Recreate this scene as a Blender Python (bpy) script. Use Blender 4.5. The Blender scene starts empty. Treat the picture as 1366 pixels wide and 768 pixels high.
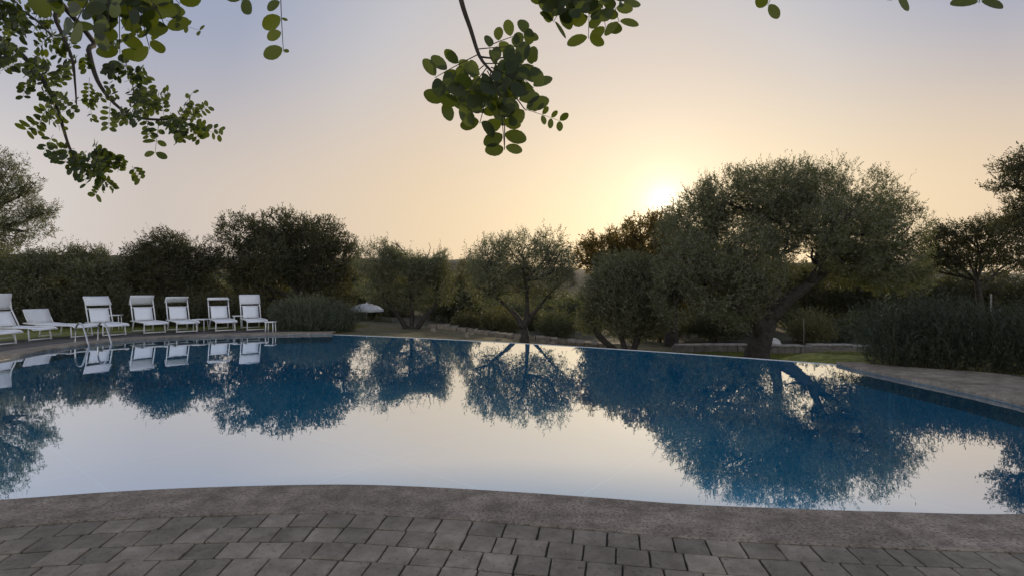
import bpy, bmesh, math, random
import numpy as np
from mathutils import Vector, Matrix, noise

R = math.radians
sc = bpy.context.scene
col = sc.collection
rng = np.random.default_rng(7)
random.seed(7)

# ------------------------------------------------------------------ camera
EYE = 1.35
F = 700.0                      # focal length in photograph pixels (1366 wide)
cam_d = bpy.data.cameras.new('camera')
cam_d.sensor_width = 36.0
cam_d.lens = 36.0 * F / 1366.0
cam_d.clip_start = 0.05
cam_d.clip_end = 4000
cam = bpy.data.objects.new('camera', cam_d)
cam.location = (0, 0, EYE)
cam.rotation_euler = (R(90), 0, 0)
col.objects.link(cam)
sc.camera = cam

# ------------------------------------------------------------------ light
SUN_AZ, SUN_EL = 16.2, 9.0      # degrees right of +Y, degrees up
sun_dir = Vector((math.sin(R(SUN_AZ)) * math.cos(R(SUN_EL)),
                  math.cos(R(SUN_AZ)) * math.cos(R(SUN_EL)), math.sin(R(SUN_EL))))
sl = bpy.data.lights.new('sun', 'SUN')
sl.energy = 2.2
sl.angle = R(2.5)
sl.color = (1.0, 0.80, 0.52)
so = bpy.data.objects.new('sun', sl)
so.rotation_euler = (-sun_dir).to_track_quat('-Z', 'Y').to_euler()
so.location = sun_dir * 60
col.objects.link(so)

sc.view_settings.view_transform = 'Standard'
sc.view_settings.look = 'None'
sc.view_settings.exposure = 0.0
sc.view_settings.gamma = 1.0
sc.view_settings.use_curve_mapping = False

w = bpy.data.worlds.new('World')
sc.world = w
w.use_nodes = True
nt = w.node_tree
nt.nodes.clear()
N = nt.nodes.new
L = nt.links.new
out = N('ShaderNodeOutputWorld')
bg = N('ShaderNodeBackground')
L(bg.outputs[0], out.inputs[0])
tc = N('ShaderNodeTexCoord')
sky = N('ShaderNodeTexSky')
sky.sky_type = 'NISHITA'
sky.sun_disc = False
sky.sun_elevation = R(SUN_EL)
sky.sun_rotation = R(SUN_AZ)
sky.dust_density = 3.0
sky.air_density = 1.0
sky.ozone_density = 2.0
nrm = N('ShaderNodeVectorMath'); nrm.operation = 'NORMALIZE'
L(tc.outputs['Generated'], nrm.inputs[0])
sep = N('ShaderNodeSeparateXYZ'); L(nrm.outputs[0], sep.inputs[0])
dot = N('ShaderNodeVectorMath'); dot.operation = 'DOT_PRODUCT'
L(nrm.outputs[0], dot.inputs[0]); dot.inputs[1].default_value = sun_dir
acos = N('ShaderNodeMath'); acos.operation = 'ARCCOSINE'
acos.use_clamp = False
clampd = N('ShaderNodeClamp'); clampd.inputs[1].default_value = -0.99999; clampd.inputs[2].default_value = 0.99999
L(dot.outputs['Value'], clampd.inputs[0]); L(clampd.outputs[0], acos.inputs[0])
gam = N('ShaderNodeMath'); gam.operation = 'DIVIDE'; gam.inputs[1].default_value = math.pi
L(acos.outputs[0], gam.inputs[0])

def ramp(stops, src, interp='EASE'):
    r = N('ShaderNodeValToRGB')
    r.color_ramp.interpolation = interp
    while len(r.color_ramp.elements) < len(stops):
        r.color_ramp.elements.new(0.5)
    for e, (p, c) in zip(r.color_ramp.elements, stops):
        e.position = p
        e.color = (*c, 1)
    L(src, r.inputs[0])
    return r.outputs[0]

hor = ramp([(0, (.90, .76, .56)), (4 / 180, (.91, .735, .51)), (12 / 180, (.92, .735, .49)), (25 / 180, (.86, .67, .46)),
            (50 / 180, (.66, .58, .53)), (90 / 180, (.95, .96, .98)), (1, (1.8, 1.81, 1.84))], gam.outputs[0], 'LINEAR')  # horizon behind the camera raised above the sunset side to brighten the loungers
# the bright column of sky above the sunset sits a little left of the sun itself
dot2 = N('ShaderNodeVectorMath'); dot2.operation = 'DOT_PRODUCT'
L(nrm.outputs[0], dot2.inputs[0])
dot2.inputs[1].default_value = (math.sin(R(7)) * math.cos(R(9)), math.cos(R(7)) * math.cos(R(9)), math.sin(R(9)))
ac2 = N('ShaderNodeMath'); ac2.operation = 'ARCCOSINE'; L(dot2.outputs['Value'], ac2.inputs[0])
gam2 = N('ShaderNodeMath'); gam2.operation = 'DIVIDE'; gam2.inputs[1].default_value = math.pi
L(ac2.outputs[0], gam2.inputs[0])
mid = ramp([(0, (.80, .68, .58)), (18 / 180, (.69, .61, .56)), (25 / 180, (.60, .58, .60)), (36 / 180, (.365, .405, .53)),
            (50 / 180, (.33, .385, .55)), (90 / 180, (.38, .42, .55)), (1, (.42, .46, .58))], gam2.outputs[0], 'LINEAR')

def smooth(src, a, b):
    m = N('ShaderNodeMapRange'); m.interpolation_type = 'SMOOTHSTEP'
    m.inputs['From Min'].default_value = a; m.inputs['From Max'].default_value = b
    L(src, m.inputs['Value'])
    return m.outputs['Result']

def mixc(fac, a, b, mode='MIX'):
    m = N('ShaderNodeMix'); m.data_type = 'RGBA'; m.blend_type = mode
    if isinstance(fac, float): m.inputs[0].default_value = fac
    else: L(fac, m.inputs[0])
    for i, s in ((6, a), (7, b)):
        if isinstance(s, tuple): m.inputs[i].default_value = (*s, 1)
        else: L(s, m.inputs[i])
    return m.outputs[2]

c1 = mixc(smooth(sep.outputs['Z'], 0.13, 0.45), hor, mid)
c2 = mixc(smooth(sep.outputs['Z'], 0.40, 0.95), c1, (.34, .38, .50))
glow = ramp([(0, (1.6, 1.5, 1.25)), (1.0 / 180, (.45, .42, .33)), (2.4 / 180, (.14, .13, .10)), (5 / 180, (.035, .03, .02)), (9 / 180, (0, 0, 0)), (1, (0, 0, 0))],
            gam.outputs[0], 'LINEAR')
skys = N('ShaderNodeVectorMath'); skys.operation = 'SCALE'; skys.inputs['Scale'].default_value = 0.09
L(sky.outputs[0], skys.inputs[0])
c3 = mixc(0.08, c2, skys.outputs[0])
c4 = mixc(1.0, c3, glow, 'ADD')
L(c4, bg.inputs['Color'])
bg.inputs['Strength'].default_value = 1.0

# ------------------------------------------------------------------ helpers
def P(px, py, d):
    """photograph pixel at depth d (metres along +Y)"""
    return Vector(((px - 683) / F * d, d, EYE + (384 - py) / F * d))

def tag(o, label=None, cat=None, group=None, kind=None):
    if label: o['label'] = label
    if cat: o['category'] = cat
    if group: o['group'] = group
    if kind: o['kind'] = kind
    return o

def empty(name, loc, rz=0.0):
    o = bpy.data.objects.new(name, None)
    o.empty_display_size = 0.2
    o.location = loc
    o.rotation_euler = (0, 0, rz)
    col.objects.link(o)
    return o

class MB:
    def __init__(s):
        s.v = []; s.f = []; s.t = []
    def add(s, vs, fs, tint=0.5):
        n = len(s.v)
        s.v += [tuple(v) for v in vs]
        s.f += [tuple(i + n for i in f) for f in fs]
        s.t += [tint] * len(fs)
    def box(s, c, size, rot=None, tint=0.5):
        x, y, z = size[0] / 2, size[1] / 2, size[2] / 2
        vs = [Vector(p) for p in ((-x, -y, -z), (x, -y, -z), (x, y, -z), (-x, y, -z), (-x, -y, z), (x, -y, z), (x, y, z), (-x, y, z))]
        if rot is not None: vs = [rot @ v for v in vs]
        c = Vector(c)
        s.add([v + c for v in vs], [(0, 3, 2, 1), (4, 5, 6, 7), (0, 1, 5, 4), (1, 2, 6, 5), (2, 3, 7, 6), (3, 0, 4, 7)], tint)
    def tube(s, pts, radii, n=8, tint=0.5, wob=0.0, cap=True):
        pts = [Vector(p) for p in pts]
        if isinstance(radii, (int, float)): radii = [radii] * len(pts)
        vs, fs = [], []
        ref = Vector((0.31, 0.17, 0.93)).normalized()
        prev = None
        for i, p in enumerate(pts):
            if i == 0: t = pts[1] - pts[0]
            elif i == len(pts) - 1: t = pts[-1] - pts[-2]
            else: t = pts[i + 1] - pts[i - 1]
            t.normalize()
            a = (prev if prev is not None else (ref if abs(ref.dot(t)) < 0.95 else Vector((1, 0, 0))))
            a = (a - t * a.dot(t)).normalized()
            prev = a
            b = t.cross(a)
            for k in range(n):
                an = 2 * math.pi * k / n
                r = radii[i]
                if wob: r *= 1 + wob * noise.noise(Vector((p.x * 2 + math.cos(an) * 1.3, p.y * 2 + math.sin(an) * 1.3, p.z * 1.2)))
                vs.append(p + (a * math.cos(an) + b * math.sin(an)) * r)
        for i in range(len(pts) - 1):
            for k in range(n):
                k2 = (k + 1) % n
                fs.append((i * n + k, i * n + k2, (i + 1) * n + k2, (i + 1) * n + k))
        if cap:
            fs.append(tuple(range(n - 1, -1, -1)))
            m = (len(pts) - 1) * n
            fs.append(tuple(range(m, m + n)))
        s.add(vs, fs, tint)
    def build(s, name, mat, parent=None, smooth=False, bevel=0):
        me = bpy.data.meshes.new(name)
        me.from_pydata(s.v, [], s.f)
        me.update()
        at = me.attributes.new('tint', 'FLOAT', 'FACE')
        at.data.foreach_set('value', np.array(s.t, dtype=np.float32))
        if smooth: me.polygons.foreach_set('use_smooth', [True] * len(me.polygons))
        me.materials.append(mat)
        o = bpy.data.objects.new(name, me)
        col.objects.link(o)
        if parent: o.parent = parent
        if bevel:
            b = o.modifiers.new('bevel', 'BEVEL'); b.width = bevel; b.segments = 2; b.limit_method = 'ANGLE'
        return o

def quad_mesh(name, verts, tints, mat, parent=None):
    m = len(verts) // 4
    me = bpy.data.meshes.new(name)
    me.vertices.add(m * 4)
    me.vertices.foreach_set('co', np.ascontiguousarray(verts, dtype=np.float32).ravel())
    me.loops.add(m * 4)
    me.loops.foreach_set('vertex_index', np.arange(m * 4, dtype=np.int32))
    me.polygons.add(m)
    me.polygons.foreach_set('loop_start', np.arange(m, dtype=np.int32) * 4)
    me.update(calc_edges=True)
    at = me.attributes.new('tint', 'FLOAT', 'FACE')
    at.data.foreach_set('value', np.asarray(tints, dtype=np.float32))
    me.materials.append(mat)
    o = bpy.data.objects.new(name, me)
    col.objects.link(o)
    if parent: o.parent = parent
    return o

def nrmz(a):
    return a / np.maximum(np.linalg.norm(a, axis=-1, keepdims=True), 1e-6)

def leaf_quads(Pn, D, Ln, k, ll, lw, ang=(0.5, 1.1)):
    n = len(Pn)
    t = (np.arange(k) + 0.5) / k
    base = Pn[:, None] + D[:, None] * Ln[:, None, None] * t[None, :, None]
    Dk = np.broadcast_to(D[:, None], base.shape)
    r = rng.normal(size=base.shape)
    perp = nrmz(r - Dk * np.sum(r * Dk, -1, keepdims=True))
    a = rng.uniform(ang[0], ang[1], size=(n, k, 1))
    ld = nrmz(Dk * np.cos(a) + perp * np.sin(a))
    side = nrmz(np.cross(ld, rng.normal(size=base.shape)))
    s = rng.uniform(0.7, 1.25, size=(n, k, 1))
    v0 = base
    v1 = base + ld * ll * s * 0.45 + side * lw * s * 0.5
    v2 = base + ld * ll * s
    v3 = base + ld * ll * s * 0.45 - side * lw * s * 0.5
    return np.stack([v0, v1, v2, v3], axis=2).reshape(-1, 3)

# ------------------------------------------------------------------ materials
def mat(name):
    m = bpy.data.materials.new(name)
    m.use_nodes = True
    t = m.node_tree
    return m, t, t.nodes, t.links, t.nodes['Principled BSDF']

def simple(name, c, rough=0.5, metal=0.0, vary=0.0, scale=8.0, bump=0.0):
    m, t, n, l, p = mat(name)
    p.inputs['Roughness'].default_value = rough
    p.inputs['Metallic'].default_value = metal
    tcn = n.new('ShaderNodeTexCoord')
    nz = n.new('ShaderNodeTexNoise'); nz.inputs['Scale'].default_value = scale; nz.inputs['Detail'].default_value = 6
    l.new(tcn.outputs['Object'], nz.inputs['Vector'])
    r = n.new('ShaderNodeValToRGB')
    r.color_ramp.elements[0].position = 0.3; r.color_ramp.elements[1].position = 0.7
    r.color_ramp.elements[0].color = (*[x * (1 - vary) for x in c], 1)
    r.color_ramp.elements[1].color = (*[min(1, x * (1 + vary)) for x in c], 1)
    l.new(nz.outputs[0], r.inputs[0]); l.new(r.outputs[0], p.inputs['Base Color'])
    if bump:
        b = n.new('ShaderNodeBump'); b.inputs['Strength'].default_value = bump; b.inputs['Distance'].default_value = 0.02
        l.new(nz.outputs[0], b.inputs['Height']); l.new(b.outputs[0], p.inputs['Normal'])
    return m

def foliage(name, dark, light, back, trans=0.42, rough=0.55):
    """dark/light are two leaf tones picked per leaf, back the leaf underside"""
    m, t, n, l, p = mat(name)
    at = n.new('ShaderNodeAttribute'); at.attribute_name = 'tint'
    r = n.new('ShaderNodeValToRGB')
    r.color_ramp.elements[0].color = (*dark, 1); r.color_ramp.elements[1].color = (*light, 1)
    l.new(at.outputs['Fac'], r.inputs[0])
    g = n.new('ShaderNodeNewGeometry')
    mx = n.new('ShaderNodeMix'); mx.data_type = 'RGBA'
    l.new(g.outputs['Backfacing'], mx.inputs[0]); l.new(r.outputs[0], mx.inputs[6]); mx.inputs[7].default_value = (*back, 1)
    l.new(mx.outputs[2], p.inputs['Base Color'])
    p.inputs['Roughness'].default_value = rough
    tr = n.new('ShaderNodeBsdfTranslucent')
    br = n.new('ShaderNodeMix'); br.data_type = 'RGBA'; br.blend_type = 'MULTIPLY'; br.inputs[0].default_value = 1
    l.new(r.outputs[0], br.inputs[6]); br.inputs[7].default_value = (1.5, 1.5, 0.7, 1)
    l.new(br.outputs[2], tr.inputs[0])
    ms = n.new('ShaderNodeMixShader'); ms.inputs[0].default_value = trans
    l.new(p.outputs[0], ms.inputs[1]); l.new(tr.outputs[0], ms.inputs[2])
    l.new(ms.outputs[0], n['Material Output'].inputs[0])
    return m

M = {}
M['olive'] = foliage('olive_leaf', (.058, .067, .026), (.165, .174, .082), (.25, .24, .17))
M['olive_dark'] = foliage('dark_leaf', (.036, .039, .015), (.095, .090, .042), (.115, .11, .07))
M['olive_pale'] = foliage('pale_leaf', (.095, .092, .042), (.19, .175, .08), (.20, .185, .11))
M['amber'] = foliage('amber_leaf', (.09, .07, .024), (.28, .20, .06), (.20, .15, .07), trans=0.6)
M['rosemary'] = foliage('rosemary_leaf', (.030, .040, .020), (.09, .105, .058), (.11, .12, .08), trans=0.2)
M['hedge'] = foliage('hedge_leaf', (.015, .021, .009), (.048, .058, .026), (.05, .058, .034), trans=0.25)
M['carob'] = foliage('carob_leaf', (.028, .042, .009), (.082, .104, .016), (.052, .068, .020), trans=0.55, rough=0.4)
M['grass'] = foliage('grass_blade', (.085, .105, .02), (.22, .23, .05), (.15, .17, .04), trans=0.4)
M['bark'] = simple('bark', (.045, .038, .030), 0.9, vary=0.5, scale=9, bump=0.8)
M['carob_bark'] = simple('carob_bark', (.05, .038, .028), 0.85, vary=0.4, scale=14, bump=0.5)
M['twig'] = simple('twig', (.06, .05, .025), 0.7, vary=0.3, scale=30)
M['white_metal'] = simple('white_painted_metal', (.86, .86, .84), 0.35, vary=0.03)
M['sling'] = simple('white_sling_fabric', (.90, .91, .92), 0.8, vary=0.05, scale=60, bump=0.1)
M['canvas'] = simple('grey_canvas', (.78, .78, .78), 0.85, vary=0.06, scale=40, bump=0.1)
M['parasol_cloth'] = simple('white_parasol_cloth', (.66, .66, .65), 0.8, vary=0.04)
M['steel'] = simple('steel', (.55, .55, .55), 0.25, metal=1.0, vary=0.03)
M['wood_stake'] = simple('grey_wood', (.20, .185, .155), 0.8, vary=0.3, scale=20)
M['wall_stone'] = simple('wall_stone', (.20, .185, .165), 0.9, vary=0.3, scale=5, bump=0.5)
M['dry_stone'] = simple('dry_stone', (.26, .22, .17), 0.95, vary=0.35, scale=6, bump=0.6)
M['wall_cap'] = simple('wall_cap', (.34, .32, .29), 0.9, vary=0.3, scale=4, bump=0.3)
M['cap_stone'] = simple('cap_stone', (.62, .60, .56), 0.85, vary=0.12, scale=6, bump=0.2)

# ground: earth and grass
def ground_mat():
    m, t, n, l, p = mat('ground')
    p.inputs['Roughness'].default_value = 0.95
    tcn = n.new('ShaderNodeTexCoord')
    def nz(s, d=8):
        k = n.new('ShaderNodeTexNoise'); k.inputs['Scale'].default_value = s; k.inputs['Detail'].default_value = d
        l.new(tcn.outputs['Object'], k.inputs['Vector']); return k.outputs[0]
    def rp(src, a, b, p0=.35, p1=.65):
        r = n.new('ShaderNodeValToRGB'); r.color_ramp.elements[0].color = (*a, 1); r.color_ramp.elements[1].color = (*b, 1)
        r.color_ramp.elements[0].position = p0; r.color_ramp.elements[1].position = p1
        l.new(src, r.inputs[0]); return r.outputs[0]
    earth = rp(nz(3.0), (.085, .068, .045), (.19, .155, .105))
    grass = rp(nz(6.0), (.11, .125, .022), (.24, .235, .05))
    at = n.new('ShaderNodeAttribute'); at.attribute_name = 'lawn'
    mx = n.new('ShaderNodeMix'); mx.data_type = 'RGBA'
    md = n.new('ShaderNodeMath'); md.operation = 'MULTIPLY_ADD'; md.inputs[1].default_value = 0.5; md.use_clamp = True
    l.new(nz(.9), md.inputs[0])
    sub = n.new('ShaderNodeMath'); sub.operation = 'SUBTRACT'; sub.inputs[1].default_value = 0.25
    l.new(at.outputs['Fac'], sub.inputs[0]); l.new(sub.outputs[0], md.inputs[2])
    l.new(md.outputs[0], mx.inputs[0]); l.new(earth, mx.inputs[6]); l.new(grass, mx.inputs[7])
    at2 = n.new('ShaderNodeAttribute'); at2.attribute_name = 'scrub'
    scrub = rp(nz(1.1), (.022, .026, .010), (.075, .066, .034))
    mx2 = n.new('ShaderNodeMix'); mx2.data_type = 'RGBA'
    l.new(at2.outputs['Fac'], mx2.inputs[0]); l.new(mx.outputs[2], mx2.inputs[6]); l.new(scrub, mx2.inputs[7])
    l.new(mx2.outputs[2], p.inputs['Base Color'])
    b = n.new('ShaderNodeBump'); b.inputs['Strength'].default_value = 0.6; b.inputs['Distance'].default_value = 0.05
    l.new(nz(14), b.inputs['Height']); l.new(b.outputs[0], p.inputs['Normal'])
    return m
M['ground'] = ground_mat()
M['hill'] = simple('hill_scrub', (.042, .038, .020), 1.0, vary=0.55, scale=0.06)

def stone_mat(name, a, b, pit, scale, use_tint, tint_amt=0.35, rough=0.75, pit_p=(.28, .42)):
    m, t, n, l, p = mat(name)
    p.inputs['Roughness'].default_value = rough
    p.inputs['Specular IOR Level'].default_value = 0.3
    tcn = n.new('ShaderNodeTexCoord')
    def nz(s, d, r=.6):
        k = n.new('ShaderNodeTexNoise'); k.inputs['Scale'].default_value = s; k.inputs['Detail'].default_value = d
        k.inputs['Roughness'].default_value = r
        l.new(tcn.outputs['Object'], k.inputs['Vector']); return k.outputs[0]
    n1 = nz(scale, 9, .68); n2 = nz(scale * 9, 5, .7); n3 = nz(1.4, 5, .55)
    r = n.new('ShaderNodeValToRGB'); r.color_ramp.elements[0].color = (*a, 1); r.color_ramp.elements[1].color = (*b, 1)
    r.color_ramp.elements[0].position = .36; r.color_ramp.elements[1].position = .66
    l.new(n1, r.inputs[0])
    pr = n.new('ShaderNodeValToRGB'); pr.color_ramp.elements[0].position = pit_p[0]; pr.color_ramp.elements[1].position = pit_p[1]
    l.new(n2, pr.inputs[0])
    mx = n.new('ShaderNodeMix'); mx.data_type = 'RGBA'
    l.new(pr.outputs[0], mx.inputs[0]); mx.inputs[6].default_value = (*pit, 1); l.new(r.outputs[0], mx.inputs[7])
    # broad weather stains
    sr = n.new('ShaderNodeMapRange'); sr.inputs['From Min'].default_value = .35; sr.inputs['From Max'].default_value = .65
    sr.inputs['To Min'].default_value = .72; sr.inputs['To Max'].default_value = 1.12
    l.new(n3, sr.inputs['Value'])
    mul = n.new('ShaderNodeMix'); mul.data_type = 'RGBA'; mul.blend_type = 'MULTIPLY'; mul.inputs[0].default_value = 1
    cc = n.new('ShaderNodeCombineColor')
    for i in range(3): l.new(sr.outputs[0], cc.inputs[i])
    l.new(mx.outputs[2], mul.inputs[6]); l.new(cc.outputs[0], mul.inputs[7])
    last = mul.outputs[2]
    if use_tint:
        at = n.new('ShaderNodeAttribute'); at.attribute_name = 'tint'
        tr = n.new('ShaderNodeMapRange'); tr.inputs['To Min'].default_value = 1 - tint_amt; tr.inputs['To Max'].default_value = 1 + tint_amt * .8
        l.new(at.outputs['Fac'], tr.inputs['Value'])
        c2 = n.new('ShaderNodeCombineColor')
        for i in range(3): l.new(tr.outputs[0], c2.inputs[i])
        m2 = n.new('ShaderNodeMix'); m2.data_type = 'RGBA'; m2.blend_type = 'MULTIPLY'; m2.inputs[0].default_value = 1
        l.new(last, m2.inputs[6]); l.new(c2.outputs[0], m2.inputs[7]); last = m2.outputs[2]
    l.new(last, p.inputs['Base Color'])
    b = n.new('ShaderNodeBump'); b.inputs['Strength'].default_value = 0.5; b.inputs['Distance'].default_value = 0.008
    ad = n.new('ShaderNodeMath'); ad.operation = 'ADD'
    l.new(n1, ad.inputs[0]); l.new(pr.outputs[0], ad.inputs[1])
    l.new(ad.outputs[0], b.inputs['Height']); l.new(b.outputs[0], p.inputs['Normal'])
    return m
M['paver'] = stone_mat('cobble_stone', (.205, .172, .130), (.345, .296, .230), (.085, .072, .058), 6, True, 0.22)
M['coping'] = stone_mat('travertine', (.195, .158, .120), (.43, .36, .28), (.135, .105, .076), 6, False, pit_p=(.36, .50))
M['deck'] = stone_mat('deck_paving', (.075, .068, .060), (.14, .128, .112), (.05, .045, .04), 5, False)
M['joint'] = simple('joint_soil', (.060, .053, .044), 0.95, vary=0.4, scale=20, bump=0.3)

# pool shell: blue mosaic with faint pale seams
def pool_mat(name, base, seam):
    m, t, n, l, p = mat(name)
    p.inputs['Roughness'].default_value = 0.5
    tcn = n.new('ShaderNodeTexCoord')
    mp = n.new('ShaderNodeMapping'); mp.inputs['Rotation'].default_value = (0, 0, R(38)); mp.inputs['Location'].default_value = (0.4, 0.9, 0)
    l.new(tcn.outputs['Object'], mp.inputs['Vector'])
    br = n.new('ShaderNodeTexBrick'); br.offset = 0.0
    br.inputs['Scale'].default_value = 1.0
    br.inputs['Brick Width'].default_value = 3.1; br.inputs['Row Height'].default_value = 3.1
    br.inputs['Mortar Size'].default_value = 0.022; br.inputs['Mortar Smooth'].default_value = 0.3
    br.inputs['Color1'].default_value = (*base, 1); br.inputs['Color2'].default_value = (*[x * .93 for x in base], 1)
    br.inputs['Mortar'].default_value = (*seam, 1)
    l.new(mp.outputs[0], br.inputs['Vector'])
    l.new(br.outputs[0], p.inputs['Base Color'])
    return m
M['pool'] = pool_mat('pool_shell', (.001, .62, .76), (.20, .78, .88))
M['tile'] = simple('waterline_tile', (.22, .27, .31), 0.3, vary=0.15, scale=25)

def water_mat():
    m, t, n, l, p = mat('pool_water')
    n.remove(p)
    tcn = n.new('ShaderNodeTexCoord')
    nz = n.new('ShaderNodeTexNoise'); nz.inputs['Scale'].default_value = 1.6; nz.inputs['Detail'].default_value = 3
    l.new(tcn.outputs['Object'], nz.inputs['Vector'])
    b = n.new('ShaderNodeBump'); b.inputs['Strength'].default_value = 0.07; b.inputs['Distance'].default_value = 0.02
    l.new(nz.outputs[0], b.inputs['Height'])
    gl = n.new('ShaderNodeBsdfGlossy'); gl.inputs['Roughness'].default_value = 0.012; gl.inputs['Color'].default_value = (.93, .965, 1.0, 1)
    l.new(b.outputs[0], gl.inputs['Normal'])
    tr = n.new('ShaderNodeBsdfTransparent'); tr.inputs[0].default_value = (.30, .84, 1.0, 1)
    lw = n.new('ShaderNodeLayerWeight'); lw.inputs['Blend'].default_value = 0.5   # facing: 0 head-on, 1 grazing
    r = n.new('ShaderNodeValToRGB')
    els = [(0.0, .03), (.45, .09), (.577, .18), (.635, .46), (.69, .75), (.80, .80), (.92, .85), (1.0, .92)]
    while len(r.color_ramp.elements) < len(els): r.color_ramp.elements.new(.5)
    for e, (q, v) in zip(r.color_ramp.elements, els):
        e.position = q; e.color = (v, v, v, 1)
    l.new(lw.outputs['Facing'], r.inputs[0])
    ms = n.new('ShaderNodeMixShader')
    l.new(r.outputs[0], ms.inputs[0]); l.new(tr.outputs[0], ms.inputs[1]); l.new(gl.outputs[0], ms.inputs[2])
    l.new(ms.outputs[0], n['Material Output'].inputs[0])
    return m
M['water'] = water_mat()

# ------------------------------------------------------------------ pool outline
WATER_Z = -0.06
OUT = [(5.98, 9.66), (5.93, 8.9), (6.0, 7.9), (6.07, 6.85), (6.0, 5.95), (5.6, 4.7), (4.8, 3.8), (3.95, 3.32), (3.07, 3.15), (2.26, 3.18), (1.69, 3.225),
       (1.09, 3.29), (.57, 3.39), (0, 3.49), (-.63, 3.58), (-1.2, 3.62), (-1.96, 3.58), (-2.6, 3.50), (-3.28, 3.36), (-4.4, 3.15),
       (-5.7, 3.05), (-7.1, 3.4), (-8.3, 4.5), (-9.2, 6.4), (-9.65, 8.4), (-9.98, 10.2), (-10.35, 11.6), (-10.45, 12.9), (-10.2, 13.9),
       (-9.6, 14.5), (-8.85, 14.9), (-7.8, 15.35), (-6.7, 15.7), (-5.45, 15.92)]

def catmull(pts, per=10):
    pts = [Vector((*p, 0)) for p in pts]
    res = []
    for i in range(len(pts) - 1):
        p0 = pts[max(i - 1, 0)]; p1 = pts[i]; p2 = pts[i + 1]; p3 = pts[min(i + 2, len(pts) - 1)]
        for k in range(per):
            t = k / per
            res.append(0.5 * ((2 * p1) + (p2 - p0) * t + (2 * p0 - 5 * p1 + 4 * p2 - p3) * t * t + (3 * p1 - p0 - 3 * p2 + p3) * t ** 3))
    res.append(pts[-1])
    return res
EDGE = catmull(OUT, 8)
E0, E1 = EDGE[-1], EDGE[0]           # ends of the overflow edge
edir = (E1 - E0).normalized()
enrm = Vector((-edir.y, edir.x, 0))
if enrm.y < 0: enrm = -enrm
WEIR = []
for k in range(41):
    t = k / 40
    WEIR.append(E0.lerp(E1, t) + enrm * 0.5 * 4 * t * (1 - t))
POOL = EDGE + WEIR[1:-1]
poly = np.array([(p.x, p.y) for p in POOL])

def inside(x, y):
    res = np.zeros(x.shape, bool)
    n = len(poly)
    for i in range(n):
        x1, y1 = poly[i]; x2, y2 = poly[(i + 1) % n]
        c = ((y1 > y) != (y2 > y)) & (x < (x2 - x1) * (y - y1) / (y2 - y1 + 1e-12) + x1)
        res ^= c
    return res

def normals(line):
    res = []
    for i in range(len(line)):
        t = line[min(i + 1, len(line) - 1)] - line[max(i - 1, 0)]
        t.normalize()
        # walking right side -> near -> left: outside is to the left-hand... outward normal
        res.append(Vector((t.y, -t.x, 0)))
    return res
EN = normals(EDGE)
# make sure normals point outwards
test = EDGE[100] + EN[100] * 0.2
if inside(np.array([test.x]), np.array([test.y]))[0]:
    EN = [-n for n in EN]

# ------------------------------------------------------------------ ground
def sstep(a, b, x):
    t = np.clip((x - a) / (b - a), 0, 1)
    return t * t * (3 - 2 * t)

def gz(x, y):
    x = np.asarray(x, float); y = np.asarray(y, float)
    s = (x - E0.x) * enrm.x + (y - E0.y) * enrm.y
    D = sstep(-7.5, 7.0, x) * 1.0
    right = sstep(5.4, 6.4, x)
    drop = sstep(0.0, 0.25, s) * (1 - right) + right * sstep(1.7, 4.2, s)
    far = np.clip((y - 24) * 0.022, 0, 1.0) * sstep(-9, 0, x)
    bumps = 0.04 * np.sin(x * 1.3 + y * .7) * np.sin(y * 1.1 - x * .4) * sstep(1.0, 4.0, s)
    return -0.05 - D * drop - far + bumps

def gz1(x, y): return float(gz(np.array([x]), np.array([y]))[0])

def axis(lo, hi, step, far, growth=1.22):
    a = list(np.arange(lo, hi + 1e-6, step))
    s = step; v = hi
    while v < far:
        s *= growth; v += s; a.append(v)
    s = step; v = lo; b = []
    while v > -far:
        s *= growth; v -= s; b.append(v)
    return np.array(b[::-1] + a)
xs = axis(-22, 22, 0.3, 1800); ys = axis(-6, 34, 0.3, 1800)
GX, GY = np.meshgrid(xs, ys)
GZ = gz(GX, GY)
ins = inside(GX.ravel(), GY.ravel()).reshape(GX.shape)
# anything inside or touching the pool goes below the shell
grown = ins.copy()
near = np.zeros_like(ins)
for p in POOL:
    near |= (GX - p.x) ** 2 + (GY - p.y) ** 2 < 0.33 ** 2
grown |= near
GZ = np.where(grown, -2.2, GZ)
nx, ny = len(xs), len(ys)
me = bpy.data.meshes.new('ground')
V = np.stack([GX, GY, GZ], -1).reshape(-1, 3)
I = np.arange(nx * ny).reshape(ny, nx)
Q = np.stack([I[:-1, :-1], I[:-1, 1:], I[1:, 1:], I[1:, :-1]], -1).reshape(-1, 4)
me.vertices.add(len(V)); me.vertices.foreach_set('co', V.astype(np.float32).ravel())
me.loops.add(Q.size); me.loops.foreach_set('vertex_index', Q.astype(np.int32).ravel())
me.polygons.add(len(Q)); me.polygons.foreach_set('loop_start', np.arange(len(Q), dtype=np.int32) * 4)
me.update(calc_edges=True)
sdist = (GX - E0.x) * enrm.x + (GY - E0.y) * enrm.y
lawn = np.clip(sstep(3.5, 5.5, GX) * sstep(18.9, 18.2, GY) + sstep(-6.0, -7.5, GX) * sstep(20, 18, GY) + 0.25, 0, 1)
at = me.attributes.new('lawn', 'FLOAT', 'POINT'); at.data.foreach_set('value', lawn.astype(np.float32).ravel())
at = me.attributes.new('scrub', 'FLOAT', 'POINT'); at.data.foreach_set('value', sstep(20.8, 22.5, GY + .3 * np.sin(GX * 2)).astype(np.float32).ravel())
me.polygons.foreach_set('use_smooth', [True] * len(Q))
me.materials.append(M['ground'])
o = bpy.data.objects.new('ground', me); col.objects.link(o); tag(o, kind='structure')

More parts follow.
